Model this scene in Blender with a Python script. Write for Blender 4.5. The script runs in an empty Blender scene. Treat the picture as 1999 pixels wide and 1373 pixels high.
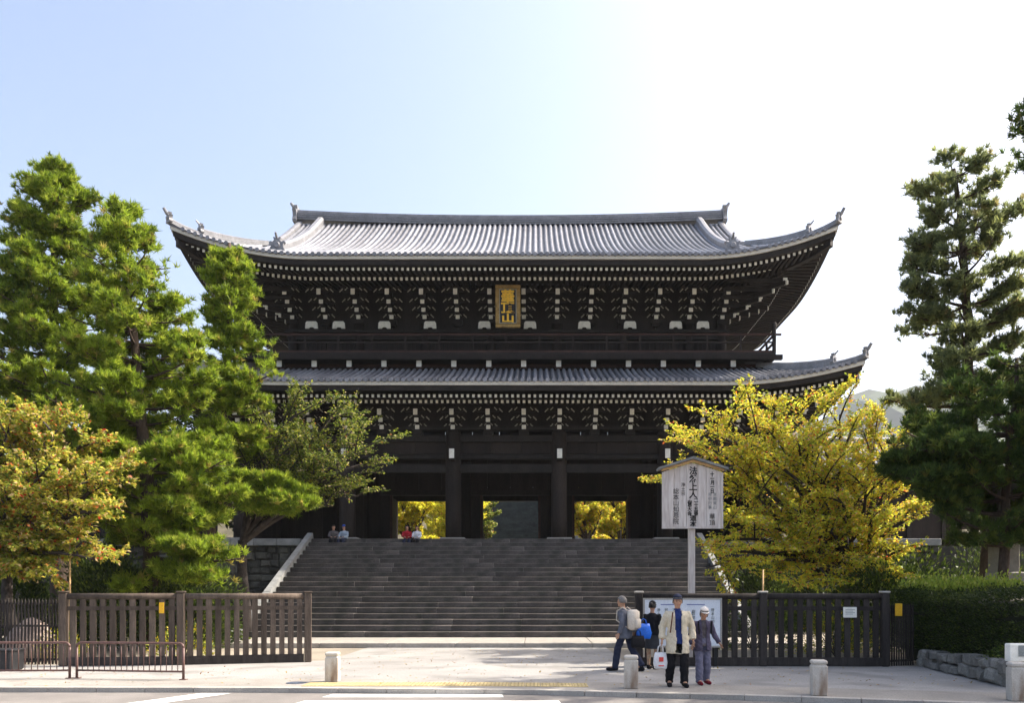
import bpy, bmesh, math, random
import numpy as np
from mathutils import Vector, Matrix

# ------------------------------------------------------------------ camera, sky, sun, exposure
S = bpy.context.scene
C = S.collection
R = math.radians
cam_d = bpy.data.cameras.new("camera")
cam = bpy.data.objects.new("camera", cam_d); C.objects.link(cam)
cam.location = (0, 0, 1.75); cam.rotation_euler = (R(90), 0, 0)
cam_d.sensor_width = 36.0; cam_d.sensor_fit = 'HORIZONTAL'
cam_d.lens = 36.0 * 1600 / 1999
cam_d.shift_x = -45.0 / 1999; cam_d.shift_y = 473.0 / 1999
cam_d.clip_start = 0.1; cam_d.clip_end = 6000
S.camera = cam

SUN_AZ, SUN_EL = 75.0, 47.0            # degrees to the right of the view axis, above the horizon
world = bpy.data.worlds.new("World"); S.world = world; world.use_nodes = True
wn = world.node_tree; wn.nodes.clear()
sky = wn.nodes.new('ShaderNodeTexSky'); sky.sky_type = 'NISHITA'; sky.sun_disc = False
sky.sun_elevation = R(SUN_EL); sky.sun_rotation = R(SUN_AZ)
sky.altitude = 60; sky.air_density = 1.0; sky.dust_density = 6.0; sky.ozone_density = 1.0
bg = wn.nodes.new('ShaderNodeBackground'); bg.inputs[1].default_value = 0.138
wo = wn.nodes.new('ShaderNodeOutputWorld')
wn.links.new(sky.outputs[0], bg.inputs[0]); wn.links.new(bg.outputs[0], wo.inputs[0])

sd = Vector((math.sin(R(SUN_AZ)) * math.cos(R(SUN_EL)), math.cos(R(SUN_AZ)) * math.cos(R(SUN_EL)), math.sin(R(SUN_EL))))
sl = bpy.data.lights.new("sun", 'SUN'); sl.energy = 4.0; sl.angle = R(0.5); sl.color = (1.0, 0.91, 0.79)
so = bpy.data.objects.new("sun", sl); C.objects.link(so)
so.rotation_euler = sd.to_track_quat('Z', 'Y').to_euler(); so.location = (60, 30, 60)

S.view_settings.view_transform = 'Standard'; S.view_settings.look = 'None'
S.view_settings.gamma = 1.0; S.view_settings.use_curve_mapping = False
S.view_settings.exposure = 1.35
S.render.engine = 'CYCLES'
S.cycles.max_bounces = 8; S.cycles.diffuse_bounces = 4; S.cycles.transmission_bounces = 4
S.cycles.transparent_max_bounces = 6
S.cycles.use_denoising = True

# ------------------------------------------------------------------ helpers
def tag(o, label=None, cat=None, group=None, kind=None):
    if label: o["label"] = label
    if cat: o["category"] = cat
    if group: o["group"] = group
    if kind: o["kind"] = kind
    return o

def thing(name, loc, label, cat, group=None, rz=0.0):
    o = bpy.data.objects.new(name, None); C.objects.link(o)
    o.location = loc; o.rotation_euler = (0, 0, rz); o.empty_display_size = 0.3
    return tag(o, label, cat, group)

def link(name, me, mat=None, parent=None, smooth=False):
    if mat is not None:
        me.materials.clear(); me.materials.append(mat)
    if smooth:
        me.polygons.foreach_set('use_smooth', [True] * len(me.polygons))
    o = bpy.data.objects.new(name, me); C.objects.link(o)
    if parent is not None: o.parent = parent
    return o

def root_of(o):
    while o.parent is not None: o = o.parent
    return o

class MB:
    """collects shapes in world coordinates; build() makes ONE mesh object"""
    def __init__(s): s.v = []; s.f = []
    def add(s, vs, fs):
        n = len(s.v); s.v.extend([tuple(p) for p in vs]); s.f.extend([tuple(i + n for i in f) for f in fs]); return s
    def box(s, c, d, rz=0.0, rx=0.0, ry=0.0):
        hx, hy, hz = d[0] / 2, d[1] / 2, d[2] / 2
        M = Matrix.Rotation(rz, 3, 'Z') @ Matrix.Rotation(rx, 3, 'X') @ Matrix.Rotation(ry, 3, 'Y') if (rz or rx or ry) else None
        vs = []
        for z in (-hz, hz):
            for x, y in ((-hx, -hy), (hx, -hy), (hx, hy), (-hx, hy)):
                p = Vector((x, y, z))
                if M: p = M @ p
                vs.append((p.x + c[0], p.y + c[1], p.z + c[2]))
        return s.add(vs, [(3, 2, 1, 0), (4, 5, 6, 7), (0, 1, 5, 4), (1, 2, 6, 5), (2, 3, 7, 6), (3, 0, 4, 7)])
    def span(s, x0, x1, y0, y1, z0, z1):
        return s.box(((x0 + x1) / 2, (y0 + y1) / 2, (z0 + z1) / 2), (x1 - x0, y1 - y0, z1 - z0))
    def cbox(s, c, d, b, rz=0.0):
        """chamfered box: bevel b on every edge"""
        hx, hy, hz = d[0] / 2, d[1] / 2, d[2] / 2
        rings = [(-hz, b), (-hz + b, 0), (hz - b, 0), (hz, b)]
        vs = []; fs = []; cr, sr = math.cos(rz), math.sin(rz)
        for z, i in rings:
            X, Y = hx - i, hy - i; k = b * 0.8
            for x, y in ((-X + k, -Y), (X - k, -Y), (X, -Y + k), (X, Y - k), (X - k, Y), (-X + k, Y), (-X, Y - k), (-X, -Y + k)):
                vs.append((c[0] + x * cr - y * sr, c[1] + x * sr + y * cr, c[2] + z))
        for r in range(3):
            for j in range(8):
                a = r * 8 + j; bq = r * 8 + (j + 1) % 8
                fs.append((a, bq, bq + 8, a + 8))
        fs.append(tuple(range(7, -1, -1))); fs.append(tuple(range(24, 32)))
        return s.add(vs, fs)
    def beam(s, a, b, w, h, taper=1.0):
        """bar of rectangular section from a to b, upright sides"""
        a = Vector(a); b = Vector(b); d = (b - a).normalized()
        side = d.cross(Vector((0, 0, 1)))
        if side.length < 1e-4: side = Vector((1, 0, 0))
        side.normalize(); up = side.cross(d).normalized()
        vs = []
        for p, k in ((a, 1.0), (b, taper)):
            for u, t in ((-1, -1), (1, -1), (1, 1), (-1, 1)):
                vs.append(p + side * (u * w / 2 * k) + up * (t * h / 2 * k))
        return s.add(vs, [(3, 2, 1, 0), (4, 5, 6, 7), (0, 1, 5, 4), (1, 2, 6, 5), (2, 3, 7, 6), (3, 0, 4, 7)])
    def strip(s, pts, w, h, closed_ends=True):
        """rectangular section swept along a polyline, standing on it (z from p to p+h); w, h may be lists"""
        n = len(pts); vs = []; fs = []
        for i, p in enumerate(pts):
            p = Vector(p); q0 = Vector(pts[max(i - 1, 0)]); q1 = Vector(pts[min(i + 1, n - 1)])
            d = q1 - q0; d.z = 0; d.normalize(); sdv = Vector((d.y, -d.x, 0))
            ww = w[i] if isinstance(w, (list, tuple)) else w; hh = h[i] if isinstance(h, (list, tuple)) else h
            vs += [p - sdv * ww / 2, p + sdv * ww / 2, p + sdv * ww / 2 + Vector((0, 0, hh * .75)), p + sdv * ww * .22 + Vector((0, 0, hh)),
                   p - sdv * ww * .22 + Vector((0, 0, hh)), p - sdv * ww / 2 + Vector((0, 0, hh * .75))]
        for i in range(n - 1):
            for j in range(6):
                a = i * 6 + j; b = i * 6 + (j + 1) % 6
                fs.append((a, a + 6, b + 6, b))
        fs.append(tuple(range(6))); fs.append(tuple(range(n * 6 - 1, n * 6 - 7, -1)))
        return s.add(vs, fs)
    def tube(s, pts, rad, n=8, caps=True, sx=1.0):
        pts = [Vector(p) for p in pts]; m = len(pts); vs = []; fs = []
        prev = None
        for i, p in enumerate(pts):
            d = pts[min(i + 1, m - 1)] - pts[max(i - 1, 0)]
            if d.length < 1e-6: d = Vector((0, 0, 1))
            d.normalize()
            if prev is None:
                u = d.cross(Vector((0, 1, 0)) if abs(d.y) < .9 else Vector((1, 0, 0)))
            else:
                u = prev - d * prev.dot(d)
            u.normalize(); prev = u; w = d.cross(u)
            r = rad[i] if isinstance(rad, (list, tuple)) else rad
            for k in range(n):
                a = 2 * math.pi * k / n
                vs.append(p + u * (math.cos(a) * r * sx) + w * (math.sin(a) * r))
        for i in range(m - 1):
            for k in range(n):
                a = i * n + k; b = i * n + (k + 1) % n
                fs.append((a, b, b + n, a + n))
        if caps:
            fs.append(tuple(range(n - 1, -1, -1))); fs.append(tuple(range((m - 1) * n, m * n)))
        return s.add(vs, fs)
    def prism(s, outline, y0, y1, flip=False):
        """outline in (x,z), extruded along y"""
        n = len(outline); vs = [(x, y0, z) for x, z in outline] + [(x, y1, z) for x, z in outline]
        fs = [tuple(range(n)), tuple(range(2 * n - 1, n - 1, -1))]
        for i in range(n): fs.append((i, i + n, (i + 1) % n + n, (i + 1) % n))
        return s.add(vs, fs)
    def mesh(s, name, off=(0, 0, 0)):
        me = bpy.data.meshes.new(name)
        me.from_pydata([(x - off[0], y - off[1], z - off[2]) for x, y, z in s.v], [], s.f)
        me.update(); return me
    def build(s, name, mat, parent=None, smooth=False, local=False, fix=True):
        off = (0, 0, 0)
        if parent is not None and not local: off = tuple(root_of(parent).location)
        me = s.mesh(name, off)
        if fix:
            bm = bmesh.new(); bm.from_mesh(me); bmesh.ops.recalc_face_normals(bm, faces=bm.faces); bm.to_mesh(me); bm.free()
        return link(name, me, mat, parent, smooth)

def shade_auto(o, ang=35):
    me = o.data
    me.polygons.foreach_set('use_smooth', [True] * len(me.polygons))
    bm = bmesh.new(); bm.from_mesh(me)
    for e in bm.edges:
        if len(e.link_faces) == 2 and e.calc_face_angle(0) > R(ang): e.smooth = False
    bm.to_mesh(me); bm.free()
    return o

# ------------------------------------------------------------------ materials
MATS = {}
def mat(name, base, var=0.25, scale=3.0, rough=0.7, bump=0.2, stretch=(1, 1, 1), spec=0.3, obj_rand=0.0, col2=None, fine=40.0, metallic=0.0, bump_scale=None, coord='Object', stain=None):
    m = bpy.data.materials.new(name); m.use_nodes = True; nt = m.node_tree; N = nt.nodes; L = nt.links
    b = N['Principled BSDF']; b.inputs['Roughness'].default_value = rough; b.inputs['Metallic'].default_value = metallic
    b.inputs['Specular IOR Level'].default_value = spec
    tc = N.new('ShaderNodeTexCoord'); mp = N.new('ShaderNodeMapping'); mp.inputs['Scale'].default_value = stretch
    if coord == 'World':
        ge = N.new('ShaderNodeNewGeometry'); L.new(ge.outputs['Position'], mp.inputs['Vector'])
    else:
        L.new(tc.outputs['Object'], mp.inputs['Vector'])
    n1 = N.new('ShaderNodeTexNoise'); n1.inputs['Scale'].default_value = scale; n1.inputs['Detail'].default_value = 6; n1.inputs['Roughness'].default_value = .62
    L.new(mp.outputs[0], n1.inputs['Vector'])
    n2 = N.new('ShaderNodeTexNoise'); n2.inputs['Scale'].default_value = fine; n2.inputs['Detail'].default_value = 3
    L.new(mp.outputs[0], n2.inputs['Vector'])
    c2 = col2 if col2 else tuple(min(1, c * (1 + var)) for c in base)
    c1 = tuple(c * (1 - var) for c in base)
    rp = N.new('ShaderNodeValToRGB'); rp.color_ramp.elements[0].position = .32; rp.color_ramp.elements[1].position = .68
    rp.color_ramp.elements[0].color = (*c1, 1); rp.color_ramp.elements[1].color = (*c2, 1)
    L.new(n1.outputs[0], rp.inputs[0])
    mx = N.new('ShaderNodeMix'); mx.data_type = 'RGBA'; mx.blend_type = 'OVERLAY'; mx.inputs[0].default_value = .5
    L.new(rp.outputs[0], mx.inputs[6]); L.new(n2.outputs[0], mx.inputs[7])
    last = mx.outputs[2]
    if stain:
        n3 = N.new('ShaderNodeTexNoise'); n3.inputs['Scale'].default_value = stain[1]; n3.inputs['Detail'].default_value = 5
        L.new(mp.outputs[0], n3.inputs['Vector'])
        r3 = N.new('ShaderNodeValToRGB'); r3.color_ramp.elements[0].position = .5; r3.color_ramp.elements[1].position = .66
        L.new(n3.outputs[0], r3.inputs[0])
        m3 = N.new('ShaderNodeMix'); m3.data_type = 'RGBA'; L.new(r3.outputs[0], m3.inputs[0]); L.new(last, m3.inputs[6]); m3.inputs[7].default_value = (*stain[0], 1)
        last = m3.outputs[2]
    if obj_rand:
        oi = N.new('ShaderNodeObjectInfo'); hs = N.new('ShaderNodeHueSaturation')
        mr = N.new('ShaderNodeMapRange'); mr.inputs[3].default_value = 1 - obj_rand; mr.inputs[4].default_value = 1 + obj_rand
        L.new(oi.outputs['Random'], mr.inputs[0]); L.new(mr.outputs[0], hs.inputs['Value']); L.new(last, hs.inputs['Color']); last = hs.outputs[0]
    L.new(last, b.inputs['Base Color'])
    if bump:
        bp = N.new('ShaderNodeBump'); bp.inputs['Strength'].default_value = bump; bp.inputs['Distance'].default_value = .02
        ad = N.new('ShaderNodeMath'); ad.operation = 'ADD'; L.new(n1.outputs[0], ad.inputs[0]); L.new(n2.outputs[0], ad.inputs[1])
        L.new(ad.outputs[0], bp.inputs['Height']); L.new(bp.outputs[0], b.inputs['Normal'])
    MATS[name] = m
    return m

def leaf_mat(name, trans=0.45, rough=0.5, tint=(1, 1, 1), spec=.25):
    m = bpy.data.materials.new(name); m.use_nodes = True; nt = m.node_tree; N = nt.nodes; L = nt.links
    b = N['Principled BSDF']; b.inputs['Roughness'].default_value = rough; b.inputs['Specular IOR Level'].default_value = spec
    at = N.new('ShaderNodeAttribute'); at.attribute_name = 'tone'
    L.new(at.outputs['Color'], b.inputs['Base Color'])
    tr = N.new('ShaderNodeBsdfTranslucent')
    mm = N.new('ShaderNodeMix'); mm.data_type = 'RGBA'; mm.blend_type = 'MULTIPLY'; mm.inputs[0].default_value = 1.0
    L.new(at.outputs['Color'], mm.inputs[6]); mm.inputs[7].default_value = (*tint, 1)
    L.new(mm.outputs[2], tr.inputs['Color'])
    mx = N.new('ShaderNodeMixShader'); mx.inputs[0].default_value = trans
    L.new(b.outputs[0], mx.inputs[1]); L.new(tr.outputs[0], mx.inputs[2])
    L.new(mx.outputs[0], N['Material Output'].inputs['Surface'])
    return m

M_WOOD = mat('dark_timber', (.021, .0175, .0155), .4, 1.2, .72, .3, (1, 1, .25), .25, 0.0, fine=18)
M_WOOD2 = mat('dark_brown_board', (.024, .018, .015), .35, 1.6, .75, .3, (1, 1, .2), .25, .25, fine=24)
M_RED = mat('red_brown_rail', (.050, .024, .018), .35, 2.0, .75, .2, fine=24)
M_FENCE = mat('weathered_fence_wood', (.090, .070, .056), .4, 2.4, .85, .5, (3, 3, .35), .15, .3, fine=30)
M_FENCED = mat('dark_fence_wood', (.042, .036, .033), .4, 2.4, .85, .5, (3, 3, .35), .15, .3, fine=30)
M_WHITE = mat('white_paint', (.80, .79, .72), .12, 6, .8, .05, spec=.2)
M_PALE = mat('faded_pigment', (.30, .285, .23), .25, 6, .85, .05, spec=.1)
M_PLASTER = mat('grey_white_plaster', (.58, .56, .50), .1, 2, .85, .08)
M_TILE = mat('grey_roof_tile', (.195, .20, .222), .3, 1.4, .44, .2, (1, 1, 1), .45, .22, fine=14)
M_TILEB = mat('roof_tile_bed', (.085, .09, .105), .25, 1.4, .5, .15, (1, 1, 1), .4, 0, fine=14)
M_RIDGE = mat('ridge_tile', (.22, .222, .235), .25, 2.0, .45, .2, spec=.5, fine=20)
M_GOLD = mat('gold_leaf', (.86, .52, .03), .12, 8, .45, .1, spec=.5)
M_GOLDF = mat('aged_gilt_frame', (.30, .20, .07), .35, 5, .5, .2, metallic=.2)
M_NAVY = mat('dark_lacquer_field', (.018, .022, .03), .2, 5, .4, .05)
M_GRAN = mat('pale_granite', (.29, .27, .24), .16, 4, .8, .25, obj_rand=.08, fine=90)
M_BOLL = mat('bollard_granite', (.50, .47, .42), .15, 3, .8, .25, (1, 1, .3), obj_rand=.06, fine=110, stain=((.24, .17, .12), 3.2))
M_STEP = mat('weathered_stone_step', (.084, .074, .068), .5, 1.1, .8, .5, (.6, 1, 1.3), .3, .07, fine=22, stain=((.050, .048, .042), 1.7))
M_RUB = mat('rubble_stone', (.062, .060, .05), .45, 2.5, .9, .6, obj_rand=.4, fine=30)
M_LOWW = mat('pale_rubble', (.17, .165, .15), .4, 2.5, .9, .6, obj_rand=.35, fine=30)
M_COPE = mat('stone_coping', (.20, .205, .20), .25, 2.5, .85, .3, obj_rand=.1, fine=60)
M_CORE = mat('wall_joint_earth', (.045, .042, .036), .3, 3, .95, .5, fine=30)
M_GROUND = mat('yard_gravel', (.25, .22, .175), .22, .5, .95, .5, fine=28, coord='World')
M_PLAZA = mat('plaza_paving', (.285, .275, .26), .14, .35, .85, .3, fine=26, coord='World', stain=((.215, .207, .195), .8))
M_WALK = mat('pavement_concrete', (.275, .257, .23), .14, .6, .85, .25, fine=30, coord='World', stain=((.23, .212, .19), 1.6))
M_ROAD = mat('worn_asphalt', (.185, .172, .160), .14, .7, .85, .4, fine=60, coord='World', stain=((.15, .14, .13), 1.3))
M_KERB = mat('kerb_stone', (.34, .32, .29), .14, 2, .85, .2, obj_rand=.1, fine=60)
M_LINE = mat('road_paint', (.74, .73, .70), .1, 3, .7, .15, fine=40, coord='World', stain=((.50, .49, .46), 5.0))
M_TACT = mat('tactile_yellow', (.42, .335, .17), .15, 3, .8, .1, fine=40, coord='World')
M_EARTH = mat('earth_bank', (.09, .08, .05), .4, .8, .95, .5, fine=12, coord='World')
M_BARK = mat('pine_bark', (.075, .055, .044), .4, 4, .95, .9, (1, 1, .35), .1, fine=25)
M_BARK2 = mat('cherry_bark', (.050, .042, .038), .4, 5, .9, .7, (1, 1, .8), .15, fine=25)
M_METB = mat('brown_painted_steel', (.115, .062, .052), .15, 6, .45, .05, spec=.4)
M_BLACK = mat('black_plastic', (.02, .02, .022), .2, 6, .5, .05)
M_BOARD = mat('sign_board_wood', (.56, .51, .475), .10, 2, .8, .15, (1, 1, .12), .2, .06, fine=20)
M_BOARDE = mat('sign_edge_wood', (.52, .33, .15), .2, 3, .7, .1, fine=20)
M_INK = mat('black_ink', (.012, .012, .013), .1, 6, .6, 0)
M_PRINT = mat('blue_print', (.10, .12, .32), .1, 6, .6, 0)
M_GPRINT = mat('grey_print', (.22, .24, .24), .1, 6, .6, 0)
M_NOTICE = mat('notice_paper', (.66, .70, .76), .05, 3, .6, 0)
M_YELLOW = mat('yellow_plate', (.75, .42, .02), .1, 5, .5, .05)
M_DISC = mat('blue_grey_disc', (.10, .12, .16), .2, 6, .5, .2, metallic=.3)
M_LEAF = leaf_mat('broad_leaves', .58, .5)
M_NEEDLE = leaf_mat('pine_needles', .56, .5)
M_SHRUB = leaf_mat('shrub_leaves', .35, .45)

# ------------------------------------------------------------------ ground, road, pavement
def sheet(name, poly, z, m, kind='structure', parent=None):
    mb = MB(); mb.add([(x, y, z) for x, y in poly], [tuple(range(len(poly)))])
    o = mb.build(name, m, parent, fix=False)
    if kind: o["kind"] = kind
    return o
def kerb_y(x):
    pts = [(-400, 15.6), (-30, 15.35), (-14, 15.2), (-5, 15.1), (0, 14.75), (4, 13.9), (8, 12.7), (12, 10.8), (20, 4.0), (60, -60), (300, -500)]
    for (a, b), (c, d) in zip(pts, pts[1:]):
        if a <= x <= c: return b + (d - b) * (x - a) / (c - a)
    return pts[-1][1]
KX = [-400, -60, -30] + [-22 + i * 0.9 for i in range(45)] + [20, 30, 60]
KX = [x for i, x in enumerate(KX) if i == 0 or x > KX[i - 1] + .2]
kline = [(x, kerb_y(x)) for x in KX]
sheet('ground', [(x, y + .06) for x, y in kline] + [(900, -100), (3500, -100), (3500, 3800), (-3500, 3800), (-3500, 15.9)], -0.012, M_GROUND)
sheet('road', [(-400, -120), (200, -330), (60, -60 + .05), (30, -10)] + [(x, y + .05) for x, y in reversed(kline) if x <= 20], -0.08, M_ROAD)
plz = [(-40, 17.0), (-4, 16.75), (1, 16.2), (5, 15.2), (8.7, 14.3), (8.8, 15.3), (9.25, 19.75), (2.3, 20.3), (2.3, 26.6), (-5.4, 26.6), (-5.4, 21.4), (-8.7, 20.5), (-11.4, 20.1), (-40, 20.4)]
sheet('plaza', plz, 0.0, M_PLAZA)
walk = [(x, y + .2) for x, y in kline if -40 < x < 9] + [(8.7, 14.3), (5, 15.2), (1, 16.2), (-4, 16.75), (-40, 17.0)]
sheet('pavement', walk, 0.004, M_WALK)
kb = bpy.data.objects.new('kerb', None); C.objects.link(kb); kb["kind"] = 'structure'
x = -16.2
while x < 9:
    x1 = x + .9; y0, y1 = kerb_y(x + .01), kerb_y(x1 - .01)
    a = Vector((x + .006, y0 + .1, -.06)); b = Vector((x1 - .006, y1 + .1, -.06))
    MB().beam(a, b, .2, .14).build('kerb_stone', M_KERB, kb)
    x = x1
# crossing, stop line, tactile strip
for k, (y0, y1, xa, xb) in enumerate([(14.42, 14.86, -3.75, -.55), (13.50, 13.95, -4.0, .45), (12.58, 13.03, -4.25, 1.2), (11.66, 12.1, -4.4, 1.6)]):
    o = sheet('crossing_stripe', [(xa, y0), (xb, y0), (xb - .05, y1), (xa + .08, y1)], -.076, M_LINE)
sheet('stop_line', [(-7.15, 12.9), (-6.55, 12.9), (-5.55, 15.0), (-6.1, 15.0)], -.076, M_LINE)
tp = bpy.data.objects.new('tactile_paving', None); C.objects.link(tp); tp["kind"] = 'structure'
tact = MB().cbox((0, 0, 0), (.292, .292, .016), .004)
for gx in range(4):
    for gy in range(4): tact.tube([(-.105 + gx * .07, -.105 + gy * .07, .006), (-.105 + gx * .07, -.105 + gy * .07, .013)], [.02, .014], 6)
tact_me = tact.mesh('tactile_tile')
for r in range(2):
    for i in range(18):
        x0 = -4.4 + i * .3; yy = 15.55 + r * .3 - .075 * max(0, x0 + 1.2)
        o = link('tactile_tile', tact_me, M_TACT, tp); o.location = (x0 + .15, yy, .008)

# terrace that carries the gate
TZ = 4.35
mb = MB()
mb.add([(-70, 39.3, TZ), (70, 39.3, TZ), (70, 72, TZ), (-70, 72, TZ)], [(0, 1, 2, 3)])
o = mb.build('terrace', M_GROUND, fix=False); o["kind"] = 'structure'

# distant wooded hill
mb = MB(); rng = random.Random(5); NX, NY = 90, 14; vs = []; fs = []
for j in range(NY):
    for i in range(NX):
        X = -2300 + 4800 * i / (NX - 1); t = j / (NY - 1); Y = 900 + 1000 * t
        prof = 445 * math.exp(-((X - 1050) / 950) ** 2) + 130 * math.exp(-((X + 650) / 1050) ** 2)
        z = (t ** .8) * prof * (1 + .10 * math.sin(X * .0085 + 1) + .05 * math.sin(X * .036)) + rng.uniform(-8, 8) * (t > .05) - (4 if j == 0 else 0)
        vs.append((X, Y, z))
for j in range(NY - 1):
    for i in range(NX - 1):
        a = j * NX + i; fs.append((a, a + 1, a + NX + 1, a + NX))
mb.add(vs, fs)
M_HILL = mat('wooded_hill', (.05, .07, .035), .5, .008, .95, .6, fine=.05, coord='World')
hill = mb.build('hill', M_HILL); hill["kind"] = 'structure'

# ------------------------------------------------------------------ stone stairway up to the gate
CX = -1.45
st = thing('stone_stairway', (CX, 29.8, 0), "wide flight of dark weathered stone steps rising to the gate", "stairway")
NS = 20; Y0, Z0 = 29.8, .15; RISE = (TZ - Z0) / NS; RUN = (39.3 - Y0) / NS; HW = 9.15
mb = MB()
core = MB(); core.add([(CX - HW, Y0 + .25, -.1), (CX + HW, Y0 + .25, -.1), (CX + HW, 39.35, -.1), (CX - HW, 39.35, -.1),
                       (CX - HW, Y0 + .25, .02), (CX + HW, Y0 + .25, .02), (CX + HW, 39.35, TZ - RISE - .1), (CX - HW, 39.35, TZ - RISE - .1)],
                      [(3, 2, 1, 0), (4, 5, 6, 7), (0, 1, 5, 4), (1, 2, 6, 5), (2, 3, 7, 6), (3, 0, 4, 7)])
core.build('stair_core', M_CORE, st)
rng = random.Random(11); bm_cache = {}
for k in range(NS):
    yk = Y0 + k * RUN; zk = Z0 + k * RISE; x = -HW
    while x < HW - .01:
        w = rng.choice([2.6, 3.1, 3.7, 4.4]); x1 = min(HW, x + w)
        if HW - x1 < .9: x1 = HW
        dz = rng.uniform(-.010, .004); key = (round(x1 - x, 2))
        if key not in bm_cache:
            bm_cache[key] = MB().cbox((0, 0, 0), (x1 - x - .005, RUN + .22, RISE - .003), .016).mesh('step_block')
        o = link('step_block', bm_cache[key], M_STEP, st)
        o.location = ((x + x1) / 2, yk + (RUN + .22) / 2 + rng.uniform(-.014, .014) - Y0, zk + RISE / 2 + dz); o.rotation_euler = (0, rng.uniform(-.0022, .0022), rng.uniform(-.003, .003))
        x = x1
# low landing slab in front
for i in range(9):
    w = 2 * 9.9 / 9; x0 = CX - 9.9 + i * w
    for j in range(2):
        MB().cbox((x0 + w / 2, 26.4 + .85 + j * 1.72, .07), (w - .012, 1.71, .16), .012).build('landing_slab', M_GRAN, st)
# sloping kerb slabs at both sides
for sgn in (-1, 1):
    for q in range(3):
        ya, yb = Y0 - .1 + q * 3.2, Y0 - .1 + (q + 1) * 3.2 - .03
        za, zb = [Z0 + .22 + (y - Y0) * (RISE / RUN) - .11 for y in (ya, yb)]
        MB().beam((CX + sgn * (HW + .15), ya, za), (CX + sgn * (HW + .15), yb, zb), .26, .44).build('side_slab', M_COPE, st)

# ------------------------------------------------------------------ retaining walls of the terrace (rubble)
def rubble(parent, u0, u1, z0, z1, to_world, rows, wmin, wmax, seed, m=M_RUB, depth=.3):
    """courses of uneven stones; to_world(u, out, z) -> point, 'out' grows away from the wall"""
    rg = random.Random(seed); h = (z1 - z0) / rows
    for r in range(rows):
        u = u0 - rg.uniform(0, wmin)
        while u < u1:
            w = rg.uniform(wmin, wmax); a, b = max(u, u0) + .014, min(u + w, u1) - .014
            u += w
            if b - a < .1: continue
            zb, zt = z0 + r * h + .012 + rg.uniform(-.2, .2) * h * (r > 0), z0 + (r + 1) * h - .012 + rg.uniform(-.2, .2) * h * (r < rows - 1)
            o_ = rg.uniform(.03, .12); i = min(.06, (b - a) * .2)
            j = lambda: rg.uniform(-.03, .03)
            n = [(a, zb), (b, zb), (b, zt), (a, zt)]
            n = [(p[0] + j() * 1.4, p[1] + j() * 1.2) for p in n]
            cu, cz = (a + b) / 2, (zb + zt) / 2
            vs = [to_world(p[0], -depth, p[1]) for p in n] + [to_world(p[0], o_ * .3, p[1]) for p in n] + \
                 [to_world(cu + (p[0] - cu) * .72 + j(), o_ + j() * .5, cz + (p[1] - cz) * .68 + j()) for p in n]
            mb = MB(); mb.add(vs, [(3, 2, 1, 0), (8, 9, 10, 11), (0, 1, 5, 4), (1, 2, 6, 5), (2, 3, 7, 6), (3, 0, 4, 7), (4, 5, 9, 8), (5, 6, 10, 9), (6, 7, 11, 10), (7, 4, 8, 11)])
            mb.build('stone', m, parent)
for sgn, lab in ((-1, "mossy rubble retaining wall behind the pines beside the stone steps"), (1, "mossy rubble retaining wall behind the yellow cherry tree")):
    xs = sorted((CX + sgn * (HW + .5), CX + sgn * (HW + 34)))
    rw = thing('retaining_wall', ((xs[0] + xs[1]) / 2, 39.0, 0), lab, "wall")
    MB().span(xs[0], xs[1], 38.95, 39.25, -.1, TZ - .35).build('wall_core', M_CORE, rw)
    xv = (CX + sgn * (HW + .5), CX + sgn * (HW + 11.5)); xv = sorted(xv)
    rubble(rw, xv[0], xv[1], 0, TZ - .36, lambda u, o, z: (u, 38.93 - o, z), 12, .22, .75, 21 + sgn)
    n = 10; w = 11.0 / n
    for i in range(n):
        xa = xv[0] + i * w
        MB().cbox((xa + w / 2, 39.05, TZ - .17), (w - .015, .7, .33), .02).build('coping_stone', M_COPE, rw)

# ------------------------------------------------------------------ the two-storeyed temple gate
G = thing('temple_gate', (CX, 47.7, TZ), "huge two-storeyed dark timber temple gate with grey tiled roofs", "temple gate")
def gb(mb, name, m, parent=None, smooth=False):
    mb.v = [(x + CX, y, z) for x, y, z in mb.v]
    return mb.build(name, m, parent or G, smooth)
YR = 47.7                                    # ridge plane
YF = 41.3                                    # front column plane of the ground floor
BAY = 5.33
COLX = [-2.5 * BAY, -1.5 * BAY, -.5 * BAY, .5 * BAY, 1.5 * BAY, 2.5 * BAY]

class Roof:
    def __init__(s, hw, yf, z0, a, b, L, x0, gable=None):
        s.hw, s.hd, s.z0, s.a, s.b, s.L, s.x0, s.g = hw, YR - yf, z0, a, b, L, x0, gable
        s.yf = yf
    def lift(s, x, y):
        gy = abs(y - YR); span = s.hw - s.x0
        u = max(0, (abs(x) - s.x0) / span); w = max(0, (gy - (s.hd - span)) / span)
        return s.L * u ** 1.9 * w ** 1.9
    def d(s, x, y):
        return min(s.hd - abs(y - YR), s.hw - abs(x))
    def prof(s, d): return s.z0 + s.a * d + s.b * d * d
    def z(s, x, y, main=False):
        d = s.hd - abs(y - YR) if main else s.d(x, y)
        return s.prof(max(d, 0)) + s.lift(x, y)
UP = Roof(15.73, 38.5, 17.70, .45, .0167, 1.42, 9.3, 12.3)
LO = Roof(16.75, 37.9, 11.62, .34, .016, .98, 10.4)

def grid_surface(fn, xs, ys, dz=0.0):
    mb = MB(); nx = len(xs)
    mb.add([(x, y, fn(x, y) + dz) for y in ys for x in xs], [(j * nx + i, j * nx + i + 1, (j + 1) * nx + i + 1, (j + 1) * nx + i) for j in range(len(ys) - 1) for i in range(nx - 1)])
    return mb
def lin(a, b, n): return [a + (b - a) * i / (n - 1) for i in range(n)]

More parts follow.
